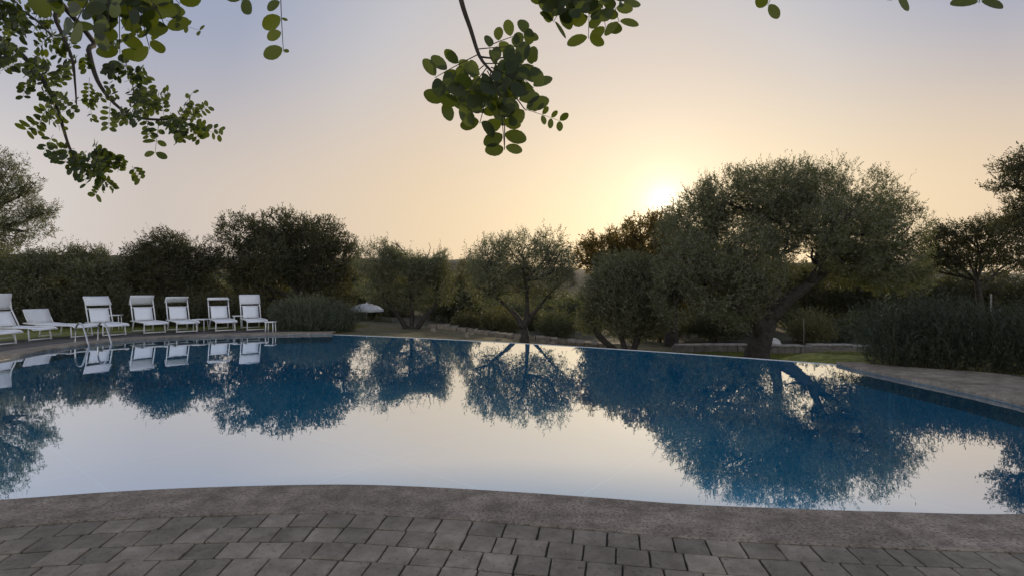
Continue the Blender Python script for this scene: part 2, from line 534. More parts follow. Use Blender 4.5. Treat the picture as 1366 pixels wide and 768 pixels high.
# distant hill: a long ridge with its silhouette just above the horizon
hv, hf = [], []
na, nr = 260, 10
prof = [(-60, 338), (-45, 340), (-30, 342), (-12, 345), (-5, 347), (3, 357), (8, 358), (15, 354), (28, 351), (38, 356), (45, 368), (60, 372)]
for i in range(na):
    az = -62 + 124 * i / (na - 1)
    py = np.interp(az, [a for a, _ in prof], [b for _, b in prof])
    for j in range(nr):
        t = j / (nr - 1)
        dist = 90 + 190 * t
        top = EYE + (384 - py) / F * math.cos(R(az)) * 240
        h = -2.6 + (top + 2.6) * (sstep(0, .8, np.array(t)).item() if t <= .8 else 1 - 0.3 * (t - .8) / .2)
        x = math.sin(R(az)) * dist; y = math.cos(R(az)) * dist
        h += (1.1 * noise.noise(Vector((x * .08, y * .08, 0))) + .8 * noise.noise(Vector((x * .3, y * .3, 3)))) * min(1, t * 3)
        hv.append((x, y, h))
for i in range(na - 1):
    for j in range(nr - 1):
        a = i * nr + j
        hf.append((a, a + nr, a + nr + 1, a + 1))
hb = MB(); hb.add(hv, hf)
o = hb.build('hills', M['hill'], smooth=True); tag(o, kind='structure')

# ------------------------------------------------------------------ pool shell, water, coping, deck
def strip(lo, hi):
    """faces between two equal-length point lists"""
    n = len(lo)
    return list(lo) + list(hi), [(i, i + 1, n + i + 1, n + i) for i in range(n - 1)]

b = MB()
ring = POOL + [POOL[0]]
FLOOR = -1.35
v, f = strip([(p.x, p.y, FLOOR) for p in ring], [(p.x, p.y, -0.30) for p in ring]); b.add(v, f)
v, f = strip([(p.x, p.y, -0.30) for p in WEIR], [(p.x, p.y, WATER_Z - .001) for p in WEIR]); b.add(v, f)
from mathutils.geometry import tessellate_polygon
TRI = [tuple(t) for t in tessellate_polygon([POOL])]
def up_faces(vs, fs):
    r_ = []
    for t in fs:
        a_, b2, c_ = (Vector(vs[i]) for i in t)
        r_.append(t if (b2 - a_).cross(c_ - a_).z > 0 else t[::-1])
    return r_
fv = [(p.x, p.y, FLOOR) for p in POOL]
b.add(fv, up_faces(fv, TRI))
o = b.build('pool_basin', M['pool']); tag(o, kind='structure')
b = MB()
v, f = strip([(p.x, p.y, -0.30) for p in EDGE], [(p.x, p.y, -0.05) for p in EDGE]); b.add(v, f)
o = b.build('pool_waterline', M['tile']); tag(o, kind='structure')
# overflow wall along the far side, its lip a few mm above the water
b = MB()
lip = WATER_Z + 0.006
NW = len(WEIR)
inner = [p + Vector((0, 0, 0)) for p in WEIR]
outer = [p + enrm * 0.10 for p in WEIR]
v, f = strip([(p.x, p.y, WATER_Z - .001) for p in inner], [(p.x, p.y, lip) for p in inner]); b.add(v, f)
v, f = strip([(p.x, p.y, lip) for p in inner], [(p.x, p.y, lip - .004) for p in outer]); b.add(v, f)
v, f = strip([(p.x, p.y, lip - .004) for p in outer], [(p.x, p.y, -1.7) for p in outer]); b.add(v, f)
o = b.build('pool_overflow_edge', M['cap_stone']); tag(o, kind='structure')

wv = [(p.x, p.y, WATER_Z) for p in POOL]
b = MB(); b.add(wv, up_faces(wv, TRI))
o = b.build('water', M['water']); tag(o, kind='structure')

# coping
nE = len(EDGE)
def cwidth(p):
    if p.y > 10 and p.x < 0: return 0.62
    if p.x > 4.6 and p.y > 3.6: return float(np.clip(.45 + (9.45 - p.y) * 1.05, .45, 1.75)) if p.y > 6.5 else .455 + 1.3 * float(sstep(3.6, 6.0, np.array(p.y)))
    return 0.455 + 0.165 * float(np.clip((p.y - 5) / 5, 0, 1)) * (p.x < 0)
CO = [EDGE[i] + EN[i] * cwidth(EDGE[i]) for i in range(nE)]
b = MB()
rnd = 0.018
prof_ = []
for i in range(nE):
    p, n_ = EDGE[i], EN[i]
    prof_.append([(p.x, p.y, -0.055), (p.x - n_.x * .012, p.y - n_.y * .012, -0.05), (p.x - n_.x * .015, p.y - n_.y * .015, -0.02),
                  (p.x - n_.x * .008, p.y - n_.y * .008, -0.005), (p.x + n_.x * .01, p.y + n_.y * .01, 0.0),
                  (CO[i].x - n_.x * .01, CO[i].y - n_.y * .01, 0.0), (CO[i].x, CO[i].y, -0.006), (CO[i].x, CO[i].y, -0.06)])
for j in range(7):
    v, f = strip([q[j] for q in prof_], [q[j + 1] for q in prof_]); b.add(v, f)
o = b.build('pool_coping', M['coping'], smooth=False); tag(o, kind='structure')

# paving behind the coping: base sheet (joints) and laid stones
b = MB()
far_ = []
for i in range(nE):
    p, n_ = CO[i], EN[i]
    if p.y > 5.2:
        wd = 2.3 if p.x < 0 else .35
        if p.x < 0: wd *= float(np.clip((-6.2 - p.x) / 2.0, 0.02, 1)) if p.y > 14 else 1
        q = p + n_ * wd
    else:
        q = Vector((p.x * 1.35, -9 if abs(p.x) < 6 else p.y - 10, 0)) if p.y < 4.2 else p + n_ * 2.2
    far_.append(q)
v, f = strip([(p.x, p.y, -0.030) for p in CO], [(q.x, q.y, -0.030) for q in far_]); b.add(v, f)
o = b.build('pool_deck', M['deck']); tag(o, kind='structure')

# stones in rows that follow the near side of the coping
i0 = min(i for i in range(nE) if EDGE[i].y < 4.0); i1 = max(i for i in range(nE) if EDGE[i].y < 3.7 and EDGE[i].x > -7.6)
NE_ = CO[i0:i1 + 1]
def smooth_line(line, it=6):
    line = [p.copy() for p in line]
    for _ in range(it):
        line = [line[0]] + [(line[i - 1] + line[i] * 2 + line[i + 1]) / 4 for i in range(1, len(line) - 1)] + [line[-1]]
    return line
def resample(line, step):
    d = [0]
    for a, c in zip(line, line[1:]): d.append(d[-1] + (c - a).length)
    n = int(d[-1] / step)
    res = []
    j = 0
    for k in range(n + 1):
        s = k * step
        while j < len(d) - 2 and d[j + 1] < s: j += 1
        t = (s - d[j]) / max(d[j + 1] - d[j], 1e-6)
        res.append(line[j].lerp(line[j + 1], t))
    return res
pb = MB()
base_line = smooth_line(resample(NE_, 0.05), 10)
row_y = 0.006
pr = random.Random(3)
offs = 0.0
bl_n = normals(base_line)
if bl_n[len(bl_n) // 2].y > 0: bl_n = [-q for q in bl_n]
for row in range(17):
    depth = 0.177 + pr.uniform(-.010, .010)
    l0 = [base_line[i] + bl_n[i] * offs for i in range(len(base_line))]
    l1 = [base_line[i] + bl_n[i] * (offs + depth) for i in range(len(base_line))]
    # arc length of l0
    d = np.concatenate([[0], np.cumsum([(l0[i + 1] - l0[i]).length for i in range(len(l0) - 1)])])
    ax = np.array([p.x for p in l0]); ay = np.array([p.y for p in l0])
    bx = np.array([p.x for p in l1]); by = np.array([p.y for p in l1])
    s = pr.uniform(0, .2)
    while s < d[-1] - .25:
        wd = pr.choice([.175, .18, .168, .185, .172, .195, .105 if pr.random() < .3 else .178])
        g = 0.0026
        s0, s1 = s + g + pr.uniform(0, .002), s + wd - g - pr.uniform(0, .002)
        t0, t1 = 0.014 + pr.uniform(-.006, .006), 1 - 0.014 - pr.uniform(-.006, .006)
        def pt(ss, tt):
            x0 = np.interp(ss, d, ax); y0 = np.interp(ss, d, ay); x1 = np.interp(ss, d, bx); y1 = np.interp(ss, d, by)
            return Vector((x0 + (x1 - x0) * tt, y0 + (y1 - y0) * tt, 0))
        # rough-cut outline: 12 points
        cc = [pt(s0, t0), pt(s1, t0), pt(s1, t1), pt(s0, t1)]
        cen = sum(cc, Vector()) / 4
        ol = []
        for e in range(4):
            a_, b_ = cc[e], cc[(e + 1) % 4]
            for q in (0.035, .36, .64, .965):
                p_ = a_.lerp(b_, q)
                p_ = p_ + (cen - p_).normalized() * pr.uniform(-.001, .0032)
                ol.append(p_)
        zt = pr.uniform(-.012, -.004)
        tx, ty = pr.uniform(-.012, .012), pr.uniform(-.012, .012)
        def zz(p_): return zt + (p_.x - cen.x) * tx + (p_.y - cen.y) * ty
        n_ = len(ol)
        bot = [(p_.x, p_.y, -0.05) for p_ in ol]
        mid_ = [(p_.x, p_.y, zz(p_) - .006) for p_ in ol]
        m2_ = [(*(p_.lerp(cen, .012))[:2], zz(p_) - .002) for p_ in ol]
        top_ = [(*(p_.lerp(cen, .035))[:2], zz(p_)) for p_ in ol]
        vs = bot + mid_ + m2_ + top_
        fs = []
        for lev in range(3):
            for k in range(n_):
                k2 = (k + 1) % n_
                fs.append((lev * n_ + k, lev * n_ + k2, (lev + 1) * n_ + k2, (lev + 1) * n_ + k))
        fs.append(tuple(range(3 * n_, 4 * n_)))
        # l0->l1 goes towards the camera: make the top face look up
        tv = [Vector(vs[k]) for k in (3 * n_, 3 * n_ + 4, 3 * n_ + 8)]
        if (tv[1] - tv[0]).cross(tv[2] - tv[0]).z < 0: fs = [tuple(reversed(q)) for q in fs]
        pb.add(vs, fs, pr.random())
        s += wd
    offs += depth
o = pb.build('paving', M['paver'], smooth=False); tag(o, kind='structure')
jl = smooth_line(resample(NE_, 0.1), 4)
b = MB()
jn = normals(jl)
if jn[len(jn) // 2].y > 0: jn = [-q for q in jn]
v, f = strip([(p.x, p.y, -0.024) for p in jl], [((p + q * offs).x, (p + q * offs).y, -0.024) for p, q in zip(jl, jn)]); b.add(v, f)
o = b.build('paving_joints', M['joint']); tag(o, kind='structure')

# ------------------------------------------------------------------ trees
class Vnoise:
    def __init__(s, seed, scale):
        r = np.random.default_rng(seed)
        s.k = r.normal(size=(9, 3)) * scale; s.p = r.uniform(0, 6.28, 9)
    def __call__(s, X):
        return np.sin(X @ s.k.T + s.p).mean(1) * 1.6

def lobe_px(px, py, rx, ry, d, deep=0.95):
    c = P(px, py, d)
    return (c.x, c.y, c.z, rx / F * d, deep * (rx + ry) / 2 / F * d, ry / F * d)

def sample_lobes(lobes, n, seed, fill=0.45, gap=0.1, gscale=2.2):
    vol = np.array([l[3] * l[4] * l[5] for l in lobes]) ** 0.75
    cnt = rng.multinomial(n, vol / vol.sum())
    Ps, Us = [], []
    vn = Vnoise(seed, gscale); v2 = Vnoise(seed + 50, 0.9); v3 = Vnoise(seed + 80, gscale * 2.3)
    for l, c in zip(lobes, cnt):
        m = int(c * 2.4) + 8
        u = nrmz(rng.normal(size=(m, 3)))
        # lumpy radius so the outline is uneven
        lump = 1 + 0.20 * Vnoise(seed + int(abs(l[0]) * 100) % 97, 2.4)(u)
        r = (fill + (1 - fill) * rng.random((m, 1)) ** 0.6) * lump[:, None]
        X = np.array(l[:3]) + u * r * np.array(l[3:])
        keep = (.6 * vn(X) + .75 * v3(X) > gap - 0.38) & (v2(X) > gap - .8)
        X, u = X[keep][:c], u[keep][:c]
        Ps.append(X); Us.append(u)
    return np.concatenate(Ps), np.concatenate(Us)

def limb_path(a, b, rnd, bend=0.14, n=6, up=0.1):
    a, b = Vector(a), Vector(b)
    d = (b - a).length
    pts = []
    o1 = Vector((rnd.uniform(-1, 1), rnd.uniform(-1, 1), rnd.uniform(-.3, 1))) * bend * d
    o2 = Vector((rnd.uniform(-1, 1), rnd.uniform(-1, 1), rnd.uniform(-.6, .6))) * bend * .5 * d
    for k in range(n + 1):
        t = k / n
        pts.append(a.lerp(b, t) + o1 * math.sin(math.pi * t) + o2 * math.sin(2 * math.pi * t) + Vector((0, 0, -up * d * math.sin(math.pi * t) * .3)))
    return pts

def make_tree(name, label, cat, trunks, lobes, n_shoots, leaf=(.085, .022), k=12, shoot=.34, fmat='olive', r0=.16, seed=1,
              fill=.4, gap=0.08, group=None, up=.35, nsub=4, limbs_extra=(), gscale=2.2, ntwig=3):
    """trunks: list of world polylines from the ground up; lobes: crown masses"""
    rnd = random.Random(seed)
    base = Vector(trunks[0][0])
    base.z = gz1(base.x, base.y)
    root = empty(name, base)
    tag(root, label, cat, group)
    tb, wb = MB(), MB()
    forks = []
    for ti, tr in enumerate(trunks):
        tr = [Vector(p) for p in tr]
        g = gz1(tr[0].x, tr[0].y)
        tr[0].z = g - .15
        fine = []
        for i in range(len(tr) - 1):
            for q in range(4): fine.append(tr[i].lerp(tr[i + 1], q / 4))
        fine.append(tr[-1])
        rr = r0 / (1 if len(trunks) == 1 else math.sqrt(len(trunks)) * .9)
        rad = []
        for i in range(len(fine)):
            t = i / (len(fine) - 1)
            rad.append(rr * (1 - .42 * t) * (1 + .4 * math.exp(-t * 7)))
        fine = [p + Vector((noise.noise(p * 1.7), noise.noise(p * 1.7 + Vector((5, 5, 5))), 0)) * rr * .22 - base for p in fine]
        tb.tube(fine, rad, 12, wob=.45)
        forks.append((fine[-1], rr * .55))
    for path, r_a, r_b in limbs_extra:
        pp = [Vector(p) - base for p in path]
        fine = []
        for i in range(len(pp) - 1):
            for q in range(3): fine.append(pp[i].lerp(pp[i + 1], q / 3))
        fine.append(pp[-1])
        wb.tube(fine, [r_a + (r_b - r_a) * i / (len(fine) - 1) for i in range(len(fine))], 8, wob=.35)
        forks.append((fine[-1], r_b)); forks.append((fine[len(fine) // 2], (r_a + r_b) / 2))
    for l in lobes:
        c = Vector(l[:3]) - base
        # limb starts at the fork closest to the lobe, heading inside it
        fk = min(forks, key=lambda q: (q[0] - c).length)
        tgt = c + Vector((rnd.uniform(-.2, .2) * l[3], rnd.uniform(-.2, .2) * l[4], -.25 * l[5]))
        lp = limb_path(fk[0], tgt, rnd)
        ra = min(fk[1], max(.02, r0 * .36))
        wb.tube(lp, [ra + (ra * .45 - ra) * i / 6 for i in range(7)], 7, wob=.3)
        for s in range(nsub):
            st = lp[rnd.choice([2, 3, 4, 5, 6])]
            th = rnd.uniform(0, 6.28); ph = rnd.uniform(-.3, 1.2)
            e = c + Vector((math.cos(th) * math.cos(ph) * l[3], math.sin(th) * math.cos(ph) * l[4], math.sin(ph) * l[5])) * rnd.uniform(.6, .85)
            sp = limb_path(st, e, rnd, .16, 5, 0)
            r2 = ra * .42
            wb.tube(sp, [r2 * (1 - .7 * i / 5) for i in range(6)], 5)
            for q in range(ntwig):
                s2 = sp[rnd.choice([1, 2, 3, 4])]
                e2 = s2.lerp(c + Vector((rnd.uniform(-1, 1) * l[3], rnd.uniform(-1, 1) * l[4], rnd.uniform(-.4, 1) * l[5])) * .6, .6)
                tp = limb_path(s2, e2, rnd, .16, 4, 0)
                wb.tube(tp, [r2 * .4 * (1 - .7 * i / 4) for i in range(5)], 4, cap=False)
    tb.build('trunk', M['bark'], root, smooth=True)
    wb.build('branches', M['bark'], root, smooth=True)
    X, U = sample_lobes(lobes, int(n_shoots * 1.9), seed, fill, gap, gscale)
    D = nrmz(U * .55 + np.array([0, 0, up]) + rng.normal(size=U.shape) * .45)
    Ln = rng.uniform(.6, 1.3, len(X)) * shoot
    lead = (rng.random(len(X)) < .10) & (U[:, 2] > .1)        # longer upright leaders break the outline
    Ln[lead] *= rng.uniform(1.2, 1.7, lead.sum())
    D[lead] = nrmz(D[lead] + np.array([0, 0, .7]))
    X[lead] = X[lead] + D[lead] * (Ln[lead] * .3)[:, None]
    q = leaf_quads(X - np.array(base) - D * Ln[:, None] * .5, D, Ln, k, leaf[0], leaf[1])
    tn = np.clip(np.repeat(rng.normal(.45, .22, len(X)), k) + rng.normal(0, .12, len(X) * k), 0, 1)
    quad_mesh('crown', q, tn, M[fmat], root)
    return root

# the large olive whose crown hides part of the sun
d = 16.5
make_tree('olive_tree', 'largest olive tree with a broad domed crown and thick leaning trunk on the lawn', 'tree',
          [[P(1012, 490, d), P(1014, 465, d), P(1020, 440, d), P(1029, 415, d)]],
          [lobe_px(1000, 262, 62, 42, d), lobe_px(1050, 248, 52, 36, d - .4), lobe_px(1105, 252, 58, 40, d), lobe_px(1155, 275, 52, 46, d), lobe_px(1193, 315, 44, 50, d),
           lobe_px(950, 285, 48, 40, d), lobe_px(915, 312, 42, 36, d), lobe_px(922, 352, 50, 46, d - 1.0), lobe_px(955, 385, 52, 46, d - 1.2), lobe_px(995, 350, 45, 42, d - 1.4),
           lobe_px(1212, 340, 32, 34, d), lobe_px(1140, 322, 56, 34, d + .3), lobe_px(1065, 300, 62, 36, d + 1.4), lobe_px(902, 395, 30, 42, d - .8), lobe_px(898, 386, 26, 24, d - .3), lobe_px(887, 390, 24, 30, d - .2), lobe_px(880, 380, 22, 26, d + .3), lobe_px(905, 380, 26, 24, d + .5),
           lobe_px(1050, 265, 70, 40, d + 1.8), lobe_px(968, 258, 40, 34, d - .3), lobe_px(1000, 325, 40, 34, d - .8), lobe_px(1035, 335, 46, 34, d - .6), lobe_px(1050, 300, 46, 34, d - .2), lobe_px(1070, 370, 36, 16, d + .6), lobe_px(1150, 300, 50, 44, d - .8), lobe_px(925, 300, 44, 40, d + .8), lobe_px(985, 300, 44, 34, d + .6), lobe_px(1115, 300, 56, 40, d - 1.4), lobe_px(1180, 365, 50, 26, d + .6), lobe_px(985, 410, 38, 34, d - 1.0),
           lobe_px(1020, 375, 34, 26, d - 1.5), lobe_px(1130, 365, 50, 20, d + .8), lobe_px(1135, 345, 46, 26, d - .9), lobe_px(1178, 350, 44, 30, d - .7), lobe_px(1100, 335, 36, 28, d - 1.0), lobe_px(1215, 370, 32, 24, d)],
          10500, leaf=(.080, .020), k=14, r0=.36, seed=11, fill=.34, gap=.11, nsub=6, gscale=2.6,
          limbs_extra=[([P(1026, 424, d), P(1050, 400, d), P(1080, 378, d - .2), P(1115, 352, d), P(1150, 330, d)], .24, .08),
                       ([P(1016, 445, d), P(1006, 415, d - .2), P(992, 393, d - .3), P(975, 372, d - .6), P(935, 350, d - .5)], .25, .07),
                       ([P(1029, 415, d), P(1038, 375, d + .2), P(1035, 330, d), P(1025, 290, d)], .19, .05),
                       ([P(1080, 378, d - .2), P(1095, 340, d), P(1100, 300, d), P(1110, 275, d)], .13, .04)])
# amber tree behind it
d = 22.0
make_tree('tree', 'backlit amber tinted tree behind the left edge of the largest olive', 'tree',
          [[P(897, 470, d), P(897, 440, d), P(898, 410, d), P(892, 380, d)]],
          [lobe_px(800, 332, 32, 24, d), lobe_px(828, 322, 26, 22, d), lobe_px(858, 312, 32, 28, d), lobe_px(886, 322, 40, 46, d), lobe_px(860, 345, 45, 34, d), lobe_px(785, 345, 26, 22, d), lobe_px(815, 342, 40, 22, d), lobe_px(880, 362, 38, 28, d), lobe_px(905, 388, 40, 28, d + .6), lobe_px(870, 395, 30, 24, d + .8)],
          2500, leaf=(.10, .04), k=11, r0=.26, seed=12, fmat='amber', fill=.25, gap=.24, gscale=3.6)
# dark silvery olive right of the centre one
d = 17.3
make_tree('olive_tree', 'low dense grey-green olive with its crown nearly to the ground, between middle and largest olive', 'tree',
          [[P(838, 470, d), P(830, 450, d), P(822, 430, d)], [P(842, 470, d), P(852, 445, d), P(862, 425, d)], [P(836, 470, d), P(800, 448, d), P(782, 428, d)]],
          [lobe_px(830, 372, 36, 22, d), lobe_px(805, 395, 34, 30, d), lobe_px(855, 392, 38, 34, d), lobe_px(830, 412, 42, 36, d), lobe_px(790, 425, 24, 22, d),
           lobe_px(873, 425, 22, 24, d), lobe_px(835, 360, 50, 24, d + .5), lobe_px(845, 430, 44, 26, d + .3)],
          4200, leaf=(.08, .022), k=12, r0=.17, seed=13, fmat='olive', fill=.3, gap=-.1)
# centre olive
d = 18.8
make_tree('olive_tree', 'airy olive in the middle with forked trunk, its crown open to the sky', 'tree',
          [[P(700, 462, d), P(701, 448, d), P(699, 436, d)]],
          [lobe_px(650, 338, 32, 28, d), lobe_px(690, 328, 36, 24, d), lobe_px(733, 330, 30, 26, d), lobe_px(668, 366, 46, 30, d), lobe_px(720, 364, 44, 30, d),
           lobe_px(753, 368, 22, 26, d), lobe_px(638, 376, 24, 26, d), lobe_px(695, 388, 40, 16, d), lobe_px(664, 396, 28, 15, d - .3), lobe_px(732, 394, 28, 17, d - .3), lobe_px(700, 345, 60, 36, d + .8), lobe_px(655, 360, 36, 34, d - .6), lobe_px(738, 352, 34, 34, d - .6)],
          2000, leaf=(.085, .022), k=11, r0=.20, seed=14, fill=.3, gap=.14, nsub=6, gscale=3.2,
          limbs_extra=[([P(699, 437, d), P(690, 422, d), P(677, 408, d), P(655, 392, d)], .12, .05),
                       ([P(699, 437, d), P(704, 420, d), P(703, 400, d), P(702, 375, d)], .12, .05),
                       ([P(702, 430, d), P(716, 412, d), P(730, 396, d)], .10, .04)])
# multi-stem olive left of it
d = 20.3
make_tree('olive_tree', 'olive with several slender stems spreading from one foot, beside the white parasol', 'tree',
          [[P(545, 446, d), P(535, 425, d), P(515, 402, d)], [P(549, 446, d), P(550, 420, d), P(548, 395, d)], [P(553, 446, d), P(566, 425, d), P(585, 402, d)]],
          [lobe_px(538, 337, 38, 26, d), lobe_px(502, 350, 30, 30, d), lobe_px(560, 345, 36, 28, d - .5), lobe_px(578, 355, 28, 26, d), lobe_px(545, 368, 46, 28, d), lobe_px(510, 385, 30, 22, d),
           lobe_px(585, 385, 26, 24, d), lobe_px(548, 398, 40, 18, d)],
          2600, leaf=(.085, .022), k=11, r0=.17, seed=15, fill=.3, gap=.05, gscale=3)
# pale feathery small tree
d = 26.0
make_tree('small_tree', 'pale yellowish feathery young tree between two olives behind the pool', 'tree',
          [[P(612, 445, d), P(612, 425, d), P(611, 405, d)]],
          [lobe_px(610, 385, 20, 26, d), lobe_px(618, 362, 13, 16, d), lobe_px(606, 412, 20, 22, d), lobe_px(628, 405, 12, 20, d)],
          1300, leaf=(.09, .02), k=10, r0=.1, seed=16, fmat='olive_pale', fill=.25, gap=.05)
# big tree on the left
d = 22.0
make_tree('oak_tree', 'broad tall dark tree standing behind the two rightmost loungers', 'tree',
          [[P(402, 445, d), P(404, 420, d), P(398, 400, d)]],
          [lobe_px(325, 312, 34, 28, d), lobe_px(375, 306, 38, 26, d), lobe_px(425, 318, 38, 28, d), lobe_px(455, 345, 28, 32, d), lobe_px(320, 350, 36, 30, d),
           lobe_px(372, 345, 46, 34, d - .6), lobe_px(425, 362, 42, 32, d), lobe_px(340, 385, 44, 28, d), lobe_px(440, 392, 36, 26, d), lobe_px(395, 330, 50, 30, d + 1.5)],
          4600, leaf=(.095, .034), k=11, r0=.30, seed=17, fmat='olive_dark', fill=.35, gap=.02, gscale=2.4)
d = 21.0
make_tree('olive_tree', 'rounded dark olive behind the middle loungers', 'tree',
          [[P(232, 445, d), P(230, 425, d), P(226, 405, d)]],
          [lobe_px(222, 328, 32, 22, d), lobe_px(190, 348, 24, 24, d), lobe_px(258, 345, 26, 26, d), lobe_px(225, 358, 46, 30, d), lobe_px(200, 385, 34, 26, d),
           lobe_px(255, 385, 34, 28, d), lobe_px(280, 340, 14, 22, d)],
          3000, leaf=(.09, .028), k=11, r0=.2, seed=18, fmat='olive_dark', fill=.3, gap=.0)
d = 20.0
make_tree('olive_tree', 'low dark olive with spiky top shoots behind the flat lounger', 'tree',
          [[P(118, 445, d), P(120, 425, d), P(118, 405, d)]],
          [lobe_px(78, 350, 15, 20, d), lobe_px(103, 342, 15, 16, d), lobe_px(130, 347, 17, 20, d + .3), lobe_px(153, 362, 15, 18, d), lobe_px(115, 362, 30, 14, d - .4), lobe_px(110, 378, 50, 28, d), lobe_px(80, 395, 30, 22, d), lobe_px(148, 395, 26, 24, d)],
          2500, leaf=(.09, .026), k=11, r0=.18, seed=19, fmat='olive', fill=.3, gap=.0)
d = 19.0
make_tree('olive_tree', 'low dark olive at the left edge under the tall airy tree', 'tree',
          [[P(30, 450, d), P(30, 425, d), P(28, 405, d)]],
          [lobe_px(48, 350, 16, 20, d), lobe_px(24, 362, 20, 20, d), lobe_px(-4, 352, 24, 26, d), lobe_px(25, 388, 44, 28, d), lobe_px(-40, 372, 36, 34, d)],
          2200, leaf=(.09, .026), k=11, r0=.18, seed=20, fmat='olive', fill=.3, gap=.0)
d = 21.0
make_tree('tall_tree', 'tall airy tree with layered grey-green sprays at the far left', 'tree',
          [[P(-25, 450, d), P(-22, 400, d), P(-18, 350, d), P(-12, 300, d)]],
          [lobe_px(-5, 222, 34, 26, d), lobe_px(28, 246, 26, 18, d), lobe_px(5, 268, 46, 26, d), lobe_px(52, 282, 28, 15, d), lobe_px(30, 304, 38, 18, d),
           lobe_px(-50, 275, 50, 60, d), lobe_px(-5, 325, 42, 20, d)],
          2100, leaf=(.085, .026), k=11, r0=.22, seed=21, fmat='olive', fill=.25, gap=.16, nsub=5, gscale=3.5)
# right side
d = 17.0
make_tree('tall_tree', 'tall dark tree with drooping airy sprays at the right edge', 'tree',
          [[P(1395, 440, d), P(1393, 380, d), P(1388, 320, d), P(1380, 260, d)]],
          [lobe_px(1350, 222, 26, 16, d), lobe_px(1385, 215, 40, 24, d), lobe_px(1345, 246, 32, 11, d), lobe_px(1372, 275, 34, 20, d), lobe_px(1352, 300, 32, 13, d),
           lobe_px(1385, 320, 44, 22, d), lobe_px(1425, 270, 46, 60, d)],
          1500, leaf=(.085, .03), k=10, r0=.18, seed=22, fmat='olive_dark', fill=.25, gap=.14, nsub=5, gscale=3.5)
d = 20.0
make_tree('thin_tree', 'thin see-through tree between the largest olive and the right edge', 'tree',
          [[P(1310, 450, d), P(1308, 410, d), P(1303, 375, d)]],
          [lobe_px(1285, 310, 30, 18, d), lobe_px(1262, 332, 24, 24, d), lobe_px(1318, 318, 34, 22, d), lobe_px(1295, 342, 44, 20, d), lobe_px(1352, 345, 40, 22, d), lobe_px(1252, 312, 24, 18, d), lobe_px(1330, 300, 36, 16, d), lobe_px(1262, 352, 36, 14, d), lobe_px(1235, 340, 20, 20, d)],
          1900, leaf=(.085, .03), k=9, r0=.14, seed=23, fmat='olive_dark', fill=.2, gap=.2, nsub=5, gscale=4)

# understory and background masses
d = 27.0  # tree added to keep the low sun from glinting in the water
make_tree('sun_screen_tree', 'added dense dark tree screening the low sun, mostly hidden behind the largest olive', 'tree',
          [[P(985, 455, d), P(986, 430, d), P(985, 400, d)], [P(991, 455, d), P(1004, 430, d), P(1015, 405, d)]],
          [lobe_px(930, 368, 36, 34, d), lobe_px(965, 355, 36, 28, d), lobe_px(1000, 360, 36, 28, d), lobe_px(1035, 372, 34, 24, d), lobe_px(960, 392, 50, 26, d), lobe_px(1015, 396, 46, 24, d),
           lobe_px(895, 385, 30, 36, d), lobe_px(905, 345, 34, 30, d), lobe_px(938, 340, 36, 26, d), lobe_px(880, 355, 26, 30, d)],
          4200, leaf=(.11, .045), k=11, r0=.2, seed=77, fmat='olive_dark', fill=.15, gap=-.3)
def shrub(px, py, rx, ry, d, label, fmat, n, seed, name='shrub', extra=(), leaf=(.085, .026), up=.5):
    lb = [lobe_px(px, py, rx, ry, d)] + [lobe_px(px + a * rx, py + b_ * ry, rx * c, ry * c, d + e) for a, b_, c, e in
                                        ((-.6, .3, .6, .2), (.6, .25, .62, -.2), (.1, .5, .7, -.4)) + tuple(extra)]
    c = P(px, py, d); g = gz1(c.x, c.y)
    return make_tree(name, label, 'shrub', [[Vector((c.x, c.y, g)), Vector((c.x + .05, c.y, g + .25 * (c.z - g) + .05)), Vector((c.x, c.y, g + .5 * (c.z - g) + .1))]],
                     lb, n, leaf=leaf, k=10, r0=.07, seed=seed, fmat=fmat, fill=.2, gap=-.15, nsub=3, up=up)
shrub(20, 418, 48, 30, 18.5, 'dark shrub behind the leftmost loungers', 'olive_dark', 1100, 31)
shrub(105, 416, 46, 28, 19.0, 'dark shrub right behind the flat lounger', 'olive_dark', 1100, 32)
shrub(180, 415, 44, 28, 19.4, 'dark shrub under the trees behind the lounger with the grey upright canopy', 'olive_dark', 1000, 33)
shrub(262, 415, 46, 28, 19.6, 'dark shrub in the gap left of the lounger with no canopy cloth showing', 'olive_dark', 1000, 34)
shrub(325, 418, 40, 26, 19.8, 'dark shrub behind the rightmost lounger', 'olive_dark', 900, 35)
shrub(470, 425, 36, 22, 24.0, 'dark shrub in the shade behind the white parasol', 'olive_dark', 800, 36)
shrub(622, 432, 18, 15, 21.5, 'small dark rounded shrub under the pale young tree', 'olive_dark', 500, 37)
shrub(664, 428, 26, 20, 23.5, 'pale grey-green shrub left of the middle olive trunk', 'olive_pale', 700, 38)
shrub(742, 432, 26, 18, 23.5, 'dull green shrub right of the middle olive trunk', 'olive', 700, 39)
shrub(500, 436, 26, 12, 22.5, 'low shrub at the foot of the many-stemmed olive', 'olive_dark', 400, 46)
shrub(880, 436, 40, 18, 24.0, 'yellowish low shrub behind the stone wall left of the largest trunk', 'olive_pale', 600, 40)
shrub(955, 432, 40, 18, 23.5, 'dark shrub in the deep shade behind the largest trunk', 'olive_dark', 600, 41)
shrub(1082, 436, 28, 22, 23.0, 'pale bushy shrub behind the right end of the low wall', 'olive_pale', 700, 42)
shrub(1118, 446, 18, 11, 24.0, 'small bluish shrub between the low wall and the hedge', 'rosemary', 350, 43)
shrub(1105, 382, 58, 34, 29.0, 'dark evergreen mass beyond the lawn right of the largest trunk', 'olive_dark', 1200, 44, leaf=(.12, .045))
shrub(1200, 382, 66, 33, 27.0, 'dark evergreen mass behind the middle of the hedge', 'olive_dark', 1200, 45, leaf=(.12, .045))
